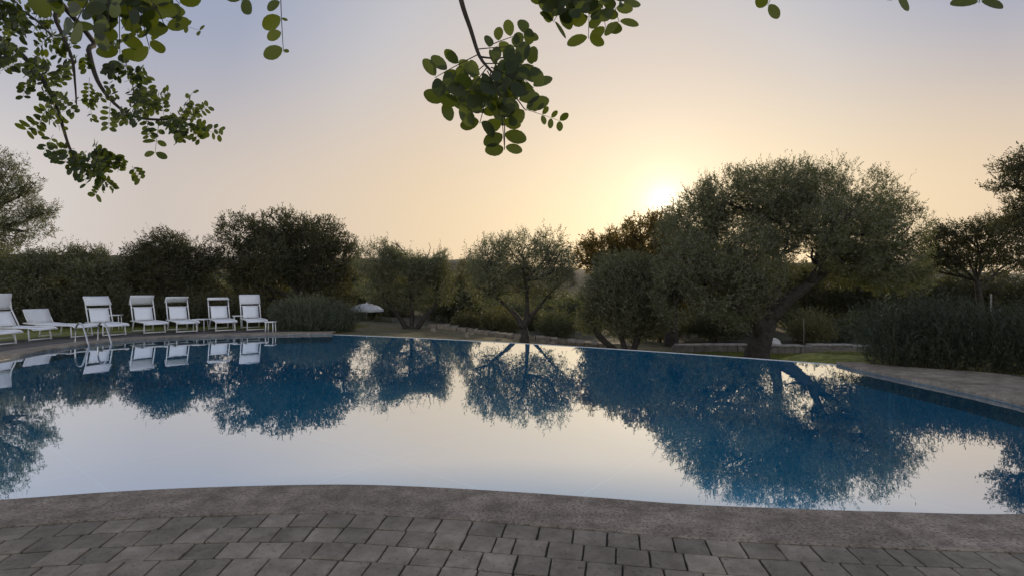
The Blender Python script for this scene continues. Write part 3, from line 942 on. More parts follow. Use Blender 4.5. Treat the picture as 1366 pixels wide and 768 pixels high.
shrub(1320, 386, 70, 34, 25.0, 'dark evergreen mass behind the right end of the hedge', 'olive_dark', 1200, 47, leaf=(.12, .045))

# olives farther back on the slope: one tree, copied
def copy_tree(o, parent=None):
    c = o.copy(); col.objects.link(c); c.parent = parent
    for ch in list(o.children): copy_tree(ch, c)
    return c
gr = 'small olives scattered on the far slope'
fx, fy = 0.0, 40.0
g0 = gz1(fx, fy)
far = make_tree('distant_tree', 'far small olive on the slope, one of many half hidden behind the nearer trees', 'tree',
                [[(fx, fy, g0), (fx + .05, fy, g0 + .6), (fx, fy, g0 + 1.1)]],
                [(fx, fy, g0 + 2.2, 1.5, 1.4, 1.0), (fx - .9, fy + .2, g0 + 1.7, .9, .9, .8), (fx + .9, fy - .2, g0 + 1.8, .9, .9, .8)],
                900, leaf=(.16, .055), k=9, shoot=.45, r0=.16, seed=60, fmat='olive_dark', fill=.25, gap=-.1, group=gr)
rr = random.Random(5)
spots = [(-6, 41), (0.5, 43), (6, 47), (12, 47), (31, 44), (28, 33), (22, 41), (16, 34.5), (20, 31), (33, 33), (-19, 41), (-27, 37), (-34, 34), (-30, 40), (-26, 32), (-21, 36), (-16, 33), (-12, 38), (-8, 34), (-24, 46), (-14, 47), (-4, 44), (3, 50), (8, 44), (14, 40),
         (19, 36), (24, 34), (29, 38), (17, 50), (26, 48), (36, 42), (-42, 40), (10, 58), (-1, 60), (22, 62), (33, 56), (-33, 54)]
for i, (x, y) in enumerate(spots):
    o = far if i == 0 else copy_tree(far)
    x += rr.uniform(-1, 1); y += rr.uniform(-1, 1)
    o.location = (x, y, gz1(x, y))
    o.rotation_euler = (0, 0, rr.uniform(0, 6.28))
    s = rr.uniform(.8, 1.1) * (1.0 if x < -6 or x > 10 else .8)
    o.scale = (s * rr.uniform(.9, 1.15), s, s)
    o['label'] = 'far small olive on the slope, half hidden behind the nearer trees'

gs = 'wild shrubs on the slope behind the olives'
sx, sy = 2.0, 26.0
g0 = gz1(sx, sy)
wild = make_tree('wild_shrub', 'wild dull green shrub on the slope, half hidden behind the olives beyond the pool', 'shrub',
                 [[(sx, sy, g0), (sx + .03, sy, g0 + .25), (sx, sy, g0 + .5)]],
                 [(sx, sy, g0 + .75, .95, .9, .7), (sx - .7, sy, g0 + .55, .7, .7, .5), (sx + .7, sy + .2, g0 + .6, .7, .7, .55)],
                 560, leaf=(.11, .036), k=9, shoot=.36, r0=.06, seed=61, fmat='olive', fill=.2, gap=-.2, group=gs, nsub=2)
rs = random.Random(15)
for i in range(64):
    o = wild if i == 0 else copy_tree(wild)
    y = 24.5 + 16 * (i / 63) + rs.uniform(-1, 1)
    x = rs.uniform(-.85, .95) * y
    o.location = (x, y, gz1(x, y) - .03)
    o.rotation_euler = (0, 0, rs.uniform(0, 6.28))
    q = rs.uniform(.85, 1.35) * (1 + (y - 24) * .015)
    o.scale = (q * rs.uniform(.9, 1.25), q, q * rs.uniform(.8, 1.15))

# rosemary mound at the far corner of the pool
def brush(name, label, cat, lobes, n, k, leaf, shoot, fmat, seed, up, fill=.3, fan=.35):
    base = Vector((lobes[0][0], lobes[0][1], gz1(lobes[0][0], lobes[0][1])))
    root = empty(name, base); tag(root, label, cat)
    X, U = sample_lobes(lobes, n, seed, fill, -.6)
    D = nrmz(U * fan + np.array([0, 0, up]) + rng.normal(size=U.shape) * .22)
    Ln = rng.uniform(.5, 1.35, len(X)) * shoot
    q = leaf_quads(X - np.array(base) - D * Ln[:, None] * .4, D, Ln, k, leaf[0], leaf[1], (.3, 1.0))
    tn = np.clip(np.repeat(rng.normal(.45, .25, len(X)), k) + rng.normal(0, .1, len(X) * k), 0, 1)
    quad_mesh('foliage', q, tn, M[fmat], root)
    sb = MB(); rnd = random.Random(seed)
    for i in range(0, len(X), max(1, len(X) // 160)):
        p = Vector(X[i]) - base
        foot = Vector((p.x * .75 + rnd.uniform(-.1, .1), p.y * .75, 0))
        foot.z = gz1(foot.x + base.x, foot.y + base.y) - base.z - .03
        sb.tube(limb_path(foot, p, rnd, .08, 4, 0), [.012, .010, .008, .006, .004], 4, cap=False)
    sb.build('stems', M['twig'], root)
    return root
d = 17.6
brush('rosemary_bush', 'rounded grey-green rosemary mound at the far pool corner right of the loungers', 'bush',
      [lobe_px(415, 418, 46, 23, d), lobe_px(385, 422, 30, 22, d), lobe_px(455, 424, 28, 20, d), lobe_px(420, 432, 58, 15, d), lobe_px(425, 430, 46, 16, d - .5)],
      5200, 16, (.055, .012), .32, 'rosemary', 71, 1.0)
hl = []
for t in np.linspace(0, 1, 9):
    x = 6.95 + 4.9 * t; y = 9.42 - 2.6 * t
    hl.append((x, y, .44 + .06 * math.sin(t * 9), .62, .52, .50 + .08 * math.sin(t * 13 + 1)))
    hl.append((x - .05, y - .12, .18, .6, .42, .24))
    hl.append((x + .4, y + .75, .5 + .1 * math.sin(t * 7 + 1), .66, .6, .52 + .1 * math.sin(t * 17)))
brush('hedge', 'long dark bushy hedge of upright leafy stems beside the right end of the pool', 'hedge', hl, 10500, 18, (.065, .011), .40, 'hedge', 72, 1.0, fill=.15)
# a few taller flowering stems are their own plants
for i, (px, py) in enumerate([(1192, 404), (1206, 402), (1250, 412), (1225, 415), (1290, 416)]):
    pass

# ------------------------------------------------------------------ grass (lawn beyond the edge and behind the loungers)
def grass_patch(n, x0, x1, y0, y1, cond):
    x = rng.uniform(x0, x1, n); y = rng.uniform(y0, y1, n)
    k = cond(x, y); x, y = x[k], y[k]
    z = gz(x, y)
    B = np.stack([x, y, z - .01], -1)
    D = nrmz(rng.normal(size=B.shape) * .35 + np.array([0, 0, 1]))
    h = rng.uniform(.04, .09, len(B))[:, None]
    side = nrmz(np.cross(D, rng.normal(size=B.shape))) * .007
    return np.stack([B - side, B + side, B + D * h + side * .2, B + D * h - side * .2], 1).reshape(-1, 3)
def out_of_pool(x, y):
    s = (x - E0.x) * enrm.x + (y - E0.y) * enrm.y
    return (s > .7) & (x > 3.2)
def left_grass(x, y):
    return ~inside(x, y) & ((x + 10) ** 2 * .4 + (y - 10) ** 2 > 55) & (y > 15.6)
gq = np.concatenate([grass_patch(60000, 3.2, 14, 12, 19.5, out_of_pool), grass_patch(26000, -19, -5.5, 15.5, 20.5, left_grass)])
o = quad_mesh('grass', gq, rng.random(len(gq) // 4), M['grass'])
tag(o, 'short green grass of the lawn beyond the pool edge and behind the loungers', 'grass', kind='stuff')

# ------------------------------------------------------------------ walls and stones beyond the pool
def wall(name, label, a, b_, h, th, mat_stone, mat_cap, seed, rough=.06):
    a, b_ = Vector(a), Vector(b_)
    root = empty(name, (a.x, a.y, gz1(a.x, a.y))); tag(root, label, 'wall')
    u = (b_ - a).normalized(); nn = Vector((-u.y, u.x, 0)); Ltot = (b_ - a).length
    rnd = random.Random(seed)
    m = MB(); s = 0
    ang = math.atan2(u.y, u.x)
    courses = max(1, int(h / .14))
    for c in range(courses):
        s = rnd.uniform(-.2, 0)
        while s < Ltot:
            wd = rnd.uniform(.16, .38)
            p = a + u * (s + wd / 2)
            hh = h / courses
            z = gz1(p.x, p.y) + hh * (c + .5) - (.05 if c == 0 else 0)
            rot = Matrix.Rotation(ang + rnd.uniform(-.08, .08), 3, 'Z') @ Matrix.Rotation(rnd.uniform(-rough, rough), 3, 'X')
            m.box((p.x - a.x, p.y - a.y, z - root.location.z), (wd * .97, th * rnd.uniform(.85, 1.05), hh * rnd.uniform(.9, 1.0) + (.1 if c == 0 else 0)), rot, rnd.random())
            s += wd
    m.build('stones', mat_stone, root, bevel=.012)
    if mat_cap:
        m = MB(); s = 0
        while s < Ltot - .2:
            wd = min(rnd.uniform(.7, 1.1), Ltot - s)
            p = a + u * (s + wd / 2)
            m.box((p.x - a.x, p.y - a.y, gz1(p.x, p.y) + h - root.location.z + .035), (wd - .012, th + .07, .06), Matrix.Rotation(ang, 3, 'Z'), rnd.random())
            s += wd
        m.build('cap_stones', mat_cap, root, bevel=.008)
    return root
d = 19.6
wall('stone_wall', 'low grey stone wall with pale cap behind the largest olive trunk', (6.1, 19.6, 0), (11.0, 19.7, 0), .25, .3, M['wall_stone'], M['wall_cap'], 81)
wall('stone_kerb', 'low pale stone kerb between the lawn and the small bluish shrub', (11.5, 20.4, 0), (14.5, 20.6, 0), .14, .25, M['wall_stone'], M['wall_cap'], 82)
wall('dry_stone_wall', 'low tumbledown brown dry stone bank behind the middle of the pool', (-3.2, 20.9, 0), (4.6, 20.2, 0), .16, .5, M['dry_stone'], None, 83, .25)
# pale boulder behind the wall
def rock(name, label, c, r, mat_, seed):
    bm = bmesh.new(); bmesh.ops.create_icosphere(bm, subdivisions=3, radius=1)
    for v in bm.verts:
        n_ = noise.noise(v.co * 1.3 + Vector((seed, 0, 0))) * .35 + noise.noise(v.co * 3.5 + Vector((seed, 3, 0))) * .1
        v.co = Vector((v.co.x * r[0], v.co.y * r[1], v.co.z * r[2])) * (1 + n_)
    me = bpy.data.meshes.new(name); bm.to_mesh(me); bm.free(); me.materials.append(mat_)
    o = bpy.data.objects.new(name, me); o.location = c; col.objects.link(o); tag(o, label, 'rock'); return o
x, y = (1029 - 683) / F * 20.6, 20.6
rock('boulder', 'pale limestone boulder showing above the low wall right of the largest trunk', (x, y, gz1(x, y) + .12), (.5, .3, .30), M['cap_stone'], 7)
rk = random.Random(8)
for i in range(9):
    x = rk.uniform(-3.5, 4.5); y = 19.5 + rk.uniform(-.5, .4)
    o = rock('loose_stone', 'loose brown stone lying on the earth in front of the dry stone bank', (x, y, gz1(x, y) + .02), (rk.uniform(.07, .16), rk.uniform(.07, .14), rk.uniform(.05, .10)), M['dry_stone'], i + 10)
    o['group'] = 'loose stones in front of the dry stone bank'

# stake and slim pole
def stake(label, px, d, top_py, r):
    c = P(px, top_py, d); g = gz1(c.x, c.y)
    m = MB(); m.tube([(0, 0, -.2), (.004, 0, (c.z - g) * .5), (0, 0, c.z - g)], [r, r * .95, r * .85], 8)
    o = m.build('wooden_stake', M['wood_stake'], smooth=True); o.location = (c.x, c.y, g); tag(o, label, 'stake'); return o
stake('thin pale wooden stake standing behind the right part of the hedge', 1322, 12.0, 392, .022)
stake('thin grey stake beside the pale bushy shrub behind the low wall', 1072, 21.5, 424, .018)

# ------------------------------------------------------------------ sun loungers
def lounger(label, px, py, heading, recline=64, pitch=35, arms=.0, cloth=.36):
    dd = EYE * F / (py - 384)
    fx, fy = (px - 683) / F * dd, dd
    h = R(heading)
    root = empty('sun_lounger', (fx - math.cos(h) * .58, fy - math.sin(h) * .58, -0.03), h)
    tag(root, label, 'sun lounger', 'white sun loungers along the far left curve of the pool')
    SZ = .35; W = .30
    m = MB()
    for s in (-1, 1):
        m.tube([(-.72, s * W, SZ), (-.45, s * W, SZ), (.6, s * W, SZ), (.72, s * W, SZ - .01), (.79, s * W, SZ - .05)], .017, 8)
    m.tube([(.79, -W, SZ - .05), (.79, W, SZ - .05)], .017, 8)
    m.tube([(-.72, -W, SZ), (-.72, W, SZ)], .018, 8)
    m.build('frame', M['white_metal'], root, smooth=True)
    m = MB()
    ns = 8
    vs, fs = [], []
    for i in range(ns + 1):
        t = i / ns
        x = -.43 + t * 1.19
        z = SZ + .012 - .03 * math.sin(math.pi * t) - (.03 * max(0, t - .9) / .1)
        for yy, dz in ((-W + .015, 0), (-.1, -.012), (.1, -.012), (W - .015, 0)):
            vs.append((x, yy, z + dz))
    for i in range(ns):
        for j in range(3):
            a = i * 4 + j; fs.append((a, a + 4, a + 5, a + 1))
    m.add(vs, fs)
    so_ = m.build('seat', M['sling'], root, smooth=True)
    sm = so_.modifiers.new('thick', 'SOLIDIFY'); sm.thickness = .01
    for xx, rk_ in ((.58, .05), (-.55, -.06)):
        m = MB()
        for s in (-1, 1):
            m.tube([(xx, s * W * .86, SZ - .01), (xx + rk_, s * W * .92, .02)], .018, 8)
        m.tube([(xx + rk_ * .9, -W * .92, .045), (xx + rk_ * .9, W * .92, .045)], .016, 8)
        m.build('leg', M['white_metal'], root, smooth=True)
    # backrest
    a = R(recline)
    def bk(s, y, off=0.0):
        return Vector((-.45 - math.cos(a) * s + math.sin(a) * off, y, SZ + math.sin(a) * s + math.cos(a) * off))
    bl = .76
    m = MB()
    for s in (-1, 1):
        m.tube([bk(0, s * W), bk(bl * .5, s * W), bk(bl, s * W)], .017, 8)
    m.tube([bk(bl, -W), bk(bl, W)], .018, 8)
    bf = m.build('backrest_frame', M['white_metal'], root, smooth=True)
    m = MB(); vs, fs = [], []
    st = .46 if recline > 20 else .70
    for i in range(5):
        s = .03 + (st - .03) * i / 4
        for yy, dz in ((-W + .06, 0), (-.1, -.015), (.1, -.015), (W - .06, 0)):
            vs.append(bk(s, yy, .012 + dz))
    for i in range(4):
        for j in range(3):
            q = i * 4 + j; fs.append((q, q + 1, q + 5, q + 4))
    m.add(vs, fs)
    o = m.build('backrest_cloth', M['sling'], root, smooth=True)
    sm = o.modifiers.new('thick', 'SOLIDIFY'); sm.thickness = .012
    m = MB()
    for s in (-1, 1):
        m.tube([bk(st, s * (W - .04), .0), bk(st + .01, s * (W - .04), .0)], .014, 6)
    m.tube([bk(st, -W, 0), bk(st, W, 0)], .012, 6)
    m.build('crossbar', M['white_metal'], bf, smooth=True)
    # canopy: flap on two short arms
    piv = bk(bl - .04, 0)
    if arms: piv = piv + Vector((.05, 0, arms))
    c = R(pitch)
    f_ = Vector((math.cos(c), 0, -math.sin(c)))       # towards the foot, dipping
    up_ = Vector((math.sin(c), 0, math.cos(c)))
    cl = cloth
    m = MB(); vs, fs = [], []
    for i in range(5):
        t = -.45 + i / 4
        for yy, dz in ((-W - .012, 0), (-.11, -.008), (.11, -.008), (W + .012, 0)):
            q = piv + f_ * t * cl + up_ * (.024 + dz)
            vs.append((q.x, yy, q.z))
    for i in range(4):
        for j in range(3):
            q = i * 4 + j; fs.append((q, q + 4, q + 5, q + 1))
    m.add(vs, fs)
    o = m.build('canopy', M['canvas'], root, smooth=True)
    sm = o.modifiers.new('thick', 'SOLIDIFY'); sm.thickness = .012
    m = MB()
    for t in (-.45, .55):
        q = piv + f_ * t * cl
        m.tube([(q.x, -W - .01, q.z), (q.x, W + .01, q.z)], .013, 6)
    for s in (-1, 1):
        q0 = piv + f_ * -.45 * cl; q1 = piv + f_ * .55 * cl
        m.tube([(q0.x, s * (W + .01), q0.z), (q1.x, s * (W + .01), q1.z)], .013, 6)
        if arms:
            b0 = bk(bl - .25, 0)
            m.tube([(b0.x, s * W, b0.z), (piv.x, s * (W + .01), piv.z)], .016, 6)
    m.build('canopy_frame', M['white_metal'], o, smooth=True)
    return root
lounger('white lounger cut off by the left edge with only its foot end showing', 3, 459, -8, 62, 30)
lounger('leftmost fully shown lounger, back raised, with a tall grey canopy panel at its head', 52, 452.5, -10, 60, 100, .06, .42)
lounger('lounger with its back laid flat and a low canopy standing over the head end', 108, 448.5, -16, 3, 62, .22, .40)
lounger('lounger right behind the pool ladder with canopy dipping forward', 152, 446.5, -35, 66, 42)
lounger('lounger with a grey canopy flap tilted up and back, second right of the ladder', 206, 443.5, -41, 66, 125, 0, .34)
lounger('lounger with narrow half folded canopy between the tilted grey flap and the open frame', 249, 442, -46, 66, 145, 0, .30)
lounger('lounger whose canopy lies edge-on so only its frame bar shows', 300.6, 440.5, -52, 66, 6, 0, .24)
lounger('rightmost lounger next to the rosemary mound with bright white canopy', 342, 439.5, -55, 66, 60, 0, .34)

# small low side tables behind the loungers
def side_table(label, px, py, d, w_=.45):
    c = P(px, py, d)
    root = empty('side_table', (c.x, c.y, -0.05), random.uniform(0, 1))
    tag(root, label, 'side table', 'small white side tables behind the loungers')
    h = c.z + .05
    m = MB(); m.box((0, 0, h), (w_, w_, .03)); m.build('table_top', M['white_metal'], root, bevel=.008)
    for sx in (-1, 1):
        for sy in (-1, 1):
            m = MB(); m.tube([(sx * w_ * .36, sy * w_ * .36, h - .015), (sx * w_ * .42, sy * w_ * .42, 0)], .014, 6); m.build('leg', M['white_metal'], root, smooth=True)
side_table('low white table behind the lounger next to the ladder', 154, 420, 17.6, .34)
side_table('low white table in the gap left of the lounger with the edge-on canopy', 268, 425.5, 17.0, .4)
side_table('low white table half hidden behind the rightmost lounger on its left', 317, 421, 17.8, .3)
side_table('low white table between the rightmost lounger and the rosemary mound', 361, 429, 16.4, .28)

# ------------------------------------------------------------------ pool ladder
root = empty('pool_ladder', (-10.75, 13.2, 0)); tag(root, 'shiny steel pool ladder with two curved handrails at the left end of the pool', 'ladder')
base = Vector(root.location)
u = Vector((.87, -.5, 0)); pv = Vector((.5, .87, 0))
for k in (0, 1):
    q = Vector((-10.47, 12.92, 0)) + pv * .48 * k
    path = []
    ctrl = [(-.62, -.02), (-.62, .15), (-.60, .32), (-.52, .43), (-.40, .48), (-.28, .46), (-.18, .38), (.0, .12), (.10, -.06), (.20, -.25), (.24, -.6), (.24, -1.1)]
    for a_, z_ in ctrl: path.append(q + u * a_ + Vector((0, 0, z_)) - base)
    # smooth
    fine = []
    for i in range(len(path) - 1):
        p0 = path[max(i - 1, 0)]; p1 = path[i]; p2 = path[i + 1]; p3 = path[min(i + 2, len(path) - 1)]
        for j in range(5):
            t = j / 5
            fine.append(0.5 * ((2 * p1) + (p2 - p0) * t + (2 * p0 - 5 * p1 + 4 * p2 - p3) * t * t + (3 * p1 - p0 - 3 * p2 + p3) * t ** 3))
    fine.append(path[-1])
    m = MB(); m.tube(fine, .019, 10); rl = m.build('handrail', M['steel'], root, smooth=True)
    m = MB(); m.tube([path[0] + Vector((0, 0, .0)), path[0] + Vector((0, 0, .03))], .05, 14); m.build('flange', M['steel'], rl, smooth=False)
for z_ in (-.32, -.6, -.88):
    a_ = Vector((-10.47, 12.92, 0)) + u * .235 + Vector((0, 0, z_)) - base
    m = MB(); m.box(a_ + pv * .24, (.46, .08, .03), Matrix.Rotation(math.atan2(pv.y, pv.x), 3, 'Z')); m.build('tread', M['steel'], root, bevel=.006)

# ------------------------------------------------------------------ parasol
c = P(489, 404, 23.5)
g = gz1(c.x, c.y)
root = empty('parasol', (c.x, c.y, g)); tag(root, 'white garden parasol half hidden behind the rosemary mound', 'parasol')
H = c.z - g
m = MB(); m.tube([(0, 0, -.1), (0, 0, H * .6), (0, 0, H + .05)], .025, 8); m.build('pole', M['white_metal'], root, smooth=True)
m = MB(); vs, fs = [(0, 0, H)], []
rings = [(.30, -.05), (.58, -.15), (.76, -.28), (.77, -.37)]
for r_, dz in rings:
    for k in range(16):
        an = 2 * math.pi * k / 16
        rr_ = r_ * (1 if k % 2 == 0 else .965)
        vs.append((math.cos(an) * rr_, math.sin(an) * rr_, H + dz + (0 if k % 2 == 0 else -.01)))
for k in range(16): fs.append((0, 1 + k, 1 + (k + 1) % 16))
for q in range(3):
    for k in range(16):
        a_ = 1 + q * 16 + k; b_ = 1 + q * 16 + (k + 1) % 16
        fs.append((a_, a_ + 16, b_ + 16, b_))
m.add(vs, fs); o = m.build('canopy', M['parasol_cloth'], root)
sm = o.modifiers.new('thick', 'SOLIDIFY'); sm.thickness = .006
m = MB()
for k in range(0, 16, 2):
    an = 2 * math.pi * k / 16
    m.tube([(0, 0, H - .02), (math.cos(an) * .56, math.sin(an) * .56, H - .165), (math.cos(an) * .74, math.sin(an) * .74, H - .29)], .008, 5)
m.build('ribs', M['white_metal'], root)

# ------------------------------------------------------------------ carob tree overhead (the photographer stands under it)
cr = random.Random(21)
lv, lf, lt = [], [], []
tw = MB(); 
def leaflet(p, dir_, nrm_, ln, wd, tint):
    dir_ = dir_.normalized(); side = dir_.cross(nrm_)
    if side.length < 1e-4: side = dir_.cross(Vector((.3, .5, .8)))
    side.normalize(); nn = side.cross(dir_)
    prof = [(0.0, 0.0), (.07, .20), (.22, .39), (.45, .5), (.68, .48), (.86, .33), (.96, .17), (1.0, 0.0)]
    curl = cr.uniform(-.10, .16); fold = cr.uniform(.05, .22)
    n0 = len(lv)
    for t, w_ in prof:
        c_ = p + dir_ * ln * t + nn * (curl * ln * t * t)
        lv.append(c_)
        lv.append(c_ + side * wd * w_ + nn * wd * w_ * fold + dir_ * ln * .01)
        lv.append(c_ - side * wd * w_ + nn * wd * w_ * fold)
    for i in range(len(prof) - 1):
        a_ = n0 + i * 3; b_ = a_ + 3
        if i == 0:
            lf.append((a_, b_, b_ + 1)); lf.append((a_, b_ + 2, b_))
        elif i == len(prof) - 2:
            lf.append((a_, b_, a_ + 1)); lf.append((a_, a_ + 2, b_))
        else:
            lf.append((a_, b_, b_ + 1, a_ + 1)); lf.append((a_, a_ + 2, b_ + 2, b_))
        lt.append(tint); lt.append(tint)

def compound(p0, p1, pairs, ln, face=None, one_side=0, terminal=True, ratio=.66, droop=.08):
    """pinnate leaf: rachis p0->p1 with paired oval leaflets"""
    p0, p1 = Vector(p0), Vector(p1)
    ax_ = (p1 - p0); L_ = ax_.length
    if face is None:
        face = Vector((cr.uniform(-.5, .5), -1 + cr.uniform(-.2, .3), cr.uniform(-.5, .5)))
    face = Vector(face).normalized()
    sd = ax_.cross(face).normalized()
    pts = [p0.lerp(p1, t) + Vector((0, 0, -droop * L_ * math.sin(math.pi * t) * .0)) + face * .03 * L_ * math.sin(math.pi * t) for t in np.linspace(0, 1, 6)]
    tw.tube(pts, [ln * .030 + .0004 * 0, ln * .027, ln * .025, ln * .022, ln * .02, ln * .016], 5, cap=False)
    for k in range(pairs):
        t = .22 + .74 * (k / max(1, pairs - 1)) if pairs > 1 else .8
        p_ = p0.lerp(p1, min(t, .98)) + face * .03 * L_ * math.sin(math.pi * min(t, 1))
        for s in (-1, 1):
            if one_side and s != one_side: continue
            if cr.random() < .06: continue
            l_ = ln * cr.uniform(.82, 1.12) * (0.85 if k == 0 else 1)
            dr = (sd * s * cr.uniform(.85, 1.1) + ax_.normalized() * cr.uniform(.15, .6) + face * cr.uniform(-.35, .35))
            fn = (face + Vector((cr.uniform(-.45, .45), cr.uniform(-.45, .45), cr.uniform(-.45, .45)))).normalized()
            dn = dr.normalized()
            fn = (fn - dn * fn.dot(dn)).normalized()
            leaflet(p_ + dn * ln * .06, dn, fn, l_, l_ * ratio * cr.uniform(.88, 1.1), min(1, max(0, cr.gauss(.5, .22))))

def flush(parent):
    global lv, lf, lt, tw
    m = MB(); m.v = [tuple(v) for v in lv]; m.f = list(lf); m.t = list(lt)
    if m.f: m.build('leaves', M['carob'], parent, smooth=True)
    lv, lf, lt = [], [], []
    if tw.f: tw.build('leaf_stalks', M['twig'], parent, smooth=True)
    tw = MB()

croot = empty('carob_tree', (-1.9, -2.4, -.03)); tag(croot, 'overhanging carob tree with oval leaflets hanging into the top of the view', 'tree')
cb = Vector(croot.location)
m = MB()
tk = [(-1.9, -2.4, -.1), (-1.86, -2.35, .6), (-1.75, -2.2, 1.3), (-1.7, -2.05, 1.9), (-1.5, -1.6, 2.5)]
m.tube([Vector(p) - cb for p in tk], [.30, .23, .20, .18, .15], 14, wob=.4)
m.build('trunk', M['carob_bark'], croot, smooth=True)

def branch(stems, leaves_fn):
    """stems: list of (polyline, r0, r1); one branch part with its leaves"""
    global tw
    mb = MB()
    for pts, ra, rb in stems:
        pts = [Vector(p) - cb for p in pts]
        fine = []
        for i in range(len(pts) - 1):
            p0 = pts[max(i - 1, 0)]; p1 = pts[i]; p2 = pts[i + 1]; p3 = pts[min(i + 2, len(pts) - 1)]
            for j in range(4):
                t = j / 4
                fine.append(0.5 * ((2 * p1) + (p2 - p0) * t + (2 * p0 - 5 * p1 + 4 * p2 - p3) * t * t + (3 * p1 - p0 - 3 * p2 + p3) * t ** 3))
        fine.append(pts[-1])
        n_ = len(fine) - 1
        mb.tube(fine, [ra + (rb - ra) * i / n_ for i in range(n_ + 1)], 7, wob=.25)
    leaves_fn()
    mb.add(tw.v, tw.f)                 # leaf stalks grow out of the branch wood
    tw = MB()
    o = mb.build('branch', M['carob_bark'], croot, smooth=True)
    flush(o)
    return o

def C(px, py, d): return P(px, py, d) - cb

# main limbs overhead (above the picture)
branch([([(-1.5, -1.6, 2.5), (-.9, -.7, 2.72), (-.2, .2, 2.80), (.5, .5, 2.78), (1.3, .6, 2.75)], .11, .035)], lambda: None)
branch([([(-1.55, -1.7, 2.45), (-1.7, -.6, 2.75), (-2.0, .6, 2.92), (-2.5, 1.5, 3.05), (-3.0, 2.2, 3.25)], .10, .035)], lambda: None)

def leaves_center():
    D0 = 1.15
    S = 1.0
    spec = [  # start px, end px, pairs, leaflet length px, depth, one side
        ((640, 72), (580, 104), 4, 27, 1.15, 0), ((636, 66), (708, 62), 4, 27, 1.18, 0), ((645, 85), (712, 88), 4, 29, 1.08, 0),
        ((645, 88), (590, 138), 4, 26, 1.20, 0), ((655, 95), (640, 165), 3, 32, 1.10, 0), ((660, 100), (702, 148), 4, 31, 1.12, 0),
        ((664, 108), (673, 200), 5, 27, 1.15, 0), ((700, 146), (748, 162), 4, 14, 1.15, 0), ((650, 90), (612, 140), 4, 29, 1.06, 0),
        ((668, 80), (712, 118), 4, 27, 1.22, 0), ((650, 95), (668, 135), 3, 30, 1.05, 0),
        ((655, 90), (690, 108), 3, 32, 1.05, 0), ((660, 110), (655, 150), 3, 30, 1.2, 0), ((655, 60), (700, 45), 3, 24, 1.25, 0)]
    for a_, b_, n_, l_, d_, os in spec:
        compound(C(*a_, d_), C(*b_, d_ + cr.uniform(-.05, .05)), n_, l_ / F * d_, one_side=os)
branch([([(-.25, .25, 2.79), (-.15, .7, 2.45), P(600, -70, 1.15), P(615, 0, 1.15), P(628, 40, 1.15), P(640, 76, 1.15), P(655, 95, 1.13)], .008, .0028),
        ([P(655, 95, 1.13), P(668, 105, 1.15), P(673, 140, 1.15), P(673, 200, 1.15)], .0022, .001),
        ([P(655, 95, 1.13), P(680, 120, 1.15), P(700, 146, 1.15)], .0022, .001),
        ([P(640, 76, 1.15), P(665, 78, 1.14), P(690, 72, 1.14)], .0022, .001)], leaves_center)

def leaves_topright():
    for a_, b_, n_, l_, d_ in [((765, -30), (728, 4), 3, 27, 1.1), ((768, -25), (738, 30), 4, 24, 1.12), ((775, -25), (758, 14), 3, 27, 1.08),
                               ((788, -20), (785, 52), 3, 26, 1.1), ((800, -25), (808, 38), 4, 23, 1.15), ((805, -25), (832, 8), 3, 26, 1.1),
                               ((812, -15), (826, 30), 3, 25, 1.05), ((770, -20), (780, 15), 3, 26, 1.15), ((760, -15), (745, 12), 2, 27, 1.1)]:
        compound(C(*a_, d_), C(*b_, d_), n_, l_ / F * d_)
branch([([(.2, .42, 2.79), (.2, .8, 2.5), P(770, -120, 1.1), P(775, -40, 1.1), P(785, -15, 1.1)], .014, .003)], leaves_topright)

def leaves_c():
    compound(C(374, -40, 1.1), C(378, 68, 1.1), 5, 25 / F * 1.1, one_side=1, face=(.1, -1, .05))
    compound(C(374, -40, 1.1), C(378, 72, 1.1), 3, 8 / F * 1.1, one_side=-1, face=(.1, -1, .05))
    compound(C(350, -50, 1.12), C(322, 2, 1.12), 3, 25 / F * 1.1)
branch([([(-.4, -.05, 2.79), (-.45, .7, 2.5), P(380, -130, 1.1), P(370, -50, 1.1), P(374, -35, 1.1)], .012, .002)], leaves_c)

def leaves_d():
    for a_, b_, n_, l_, d_ in [((1050, -60), (1024, 8), 3, 22, 1.2), ((1200, -70), (1196, -4), 3, 28, 1.1), ((1320, -70), (1306, 4), 3, 32, 1.05), ((1060, -55), (1056, -10), 2, 22, 1.2)]:
        compound(C(*a_, d_), C(*b_, d_), n_, l_ / F * d_)
branch([([(.9, .56, 2.77), (.8, .9, 2.5), P(1050, -110, 1.2), P(1050, -60, 1.2)], .012, .002),
        ([(.9, .56, 2.77), (1.0, .9, 2.4), P(1220, -110, 1.1), P(1200, -65, 1.1)], .010, .002),
        ([(1.2, .6, 2.75), (1.1, .9, 2.3), P(1330, -110, 1.05), P(1320, -65, 1.05)], .010, .002)], leaves_d)

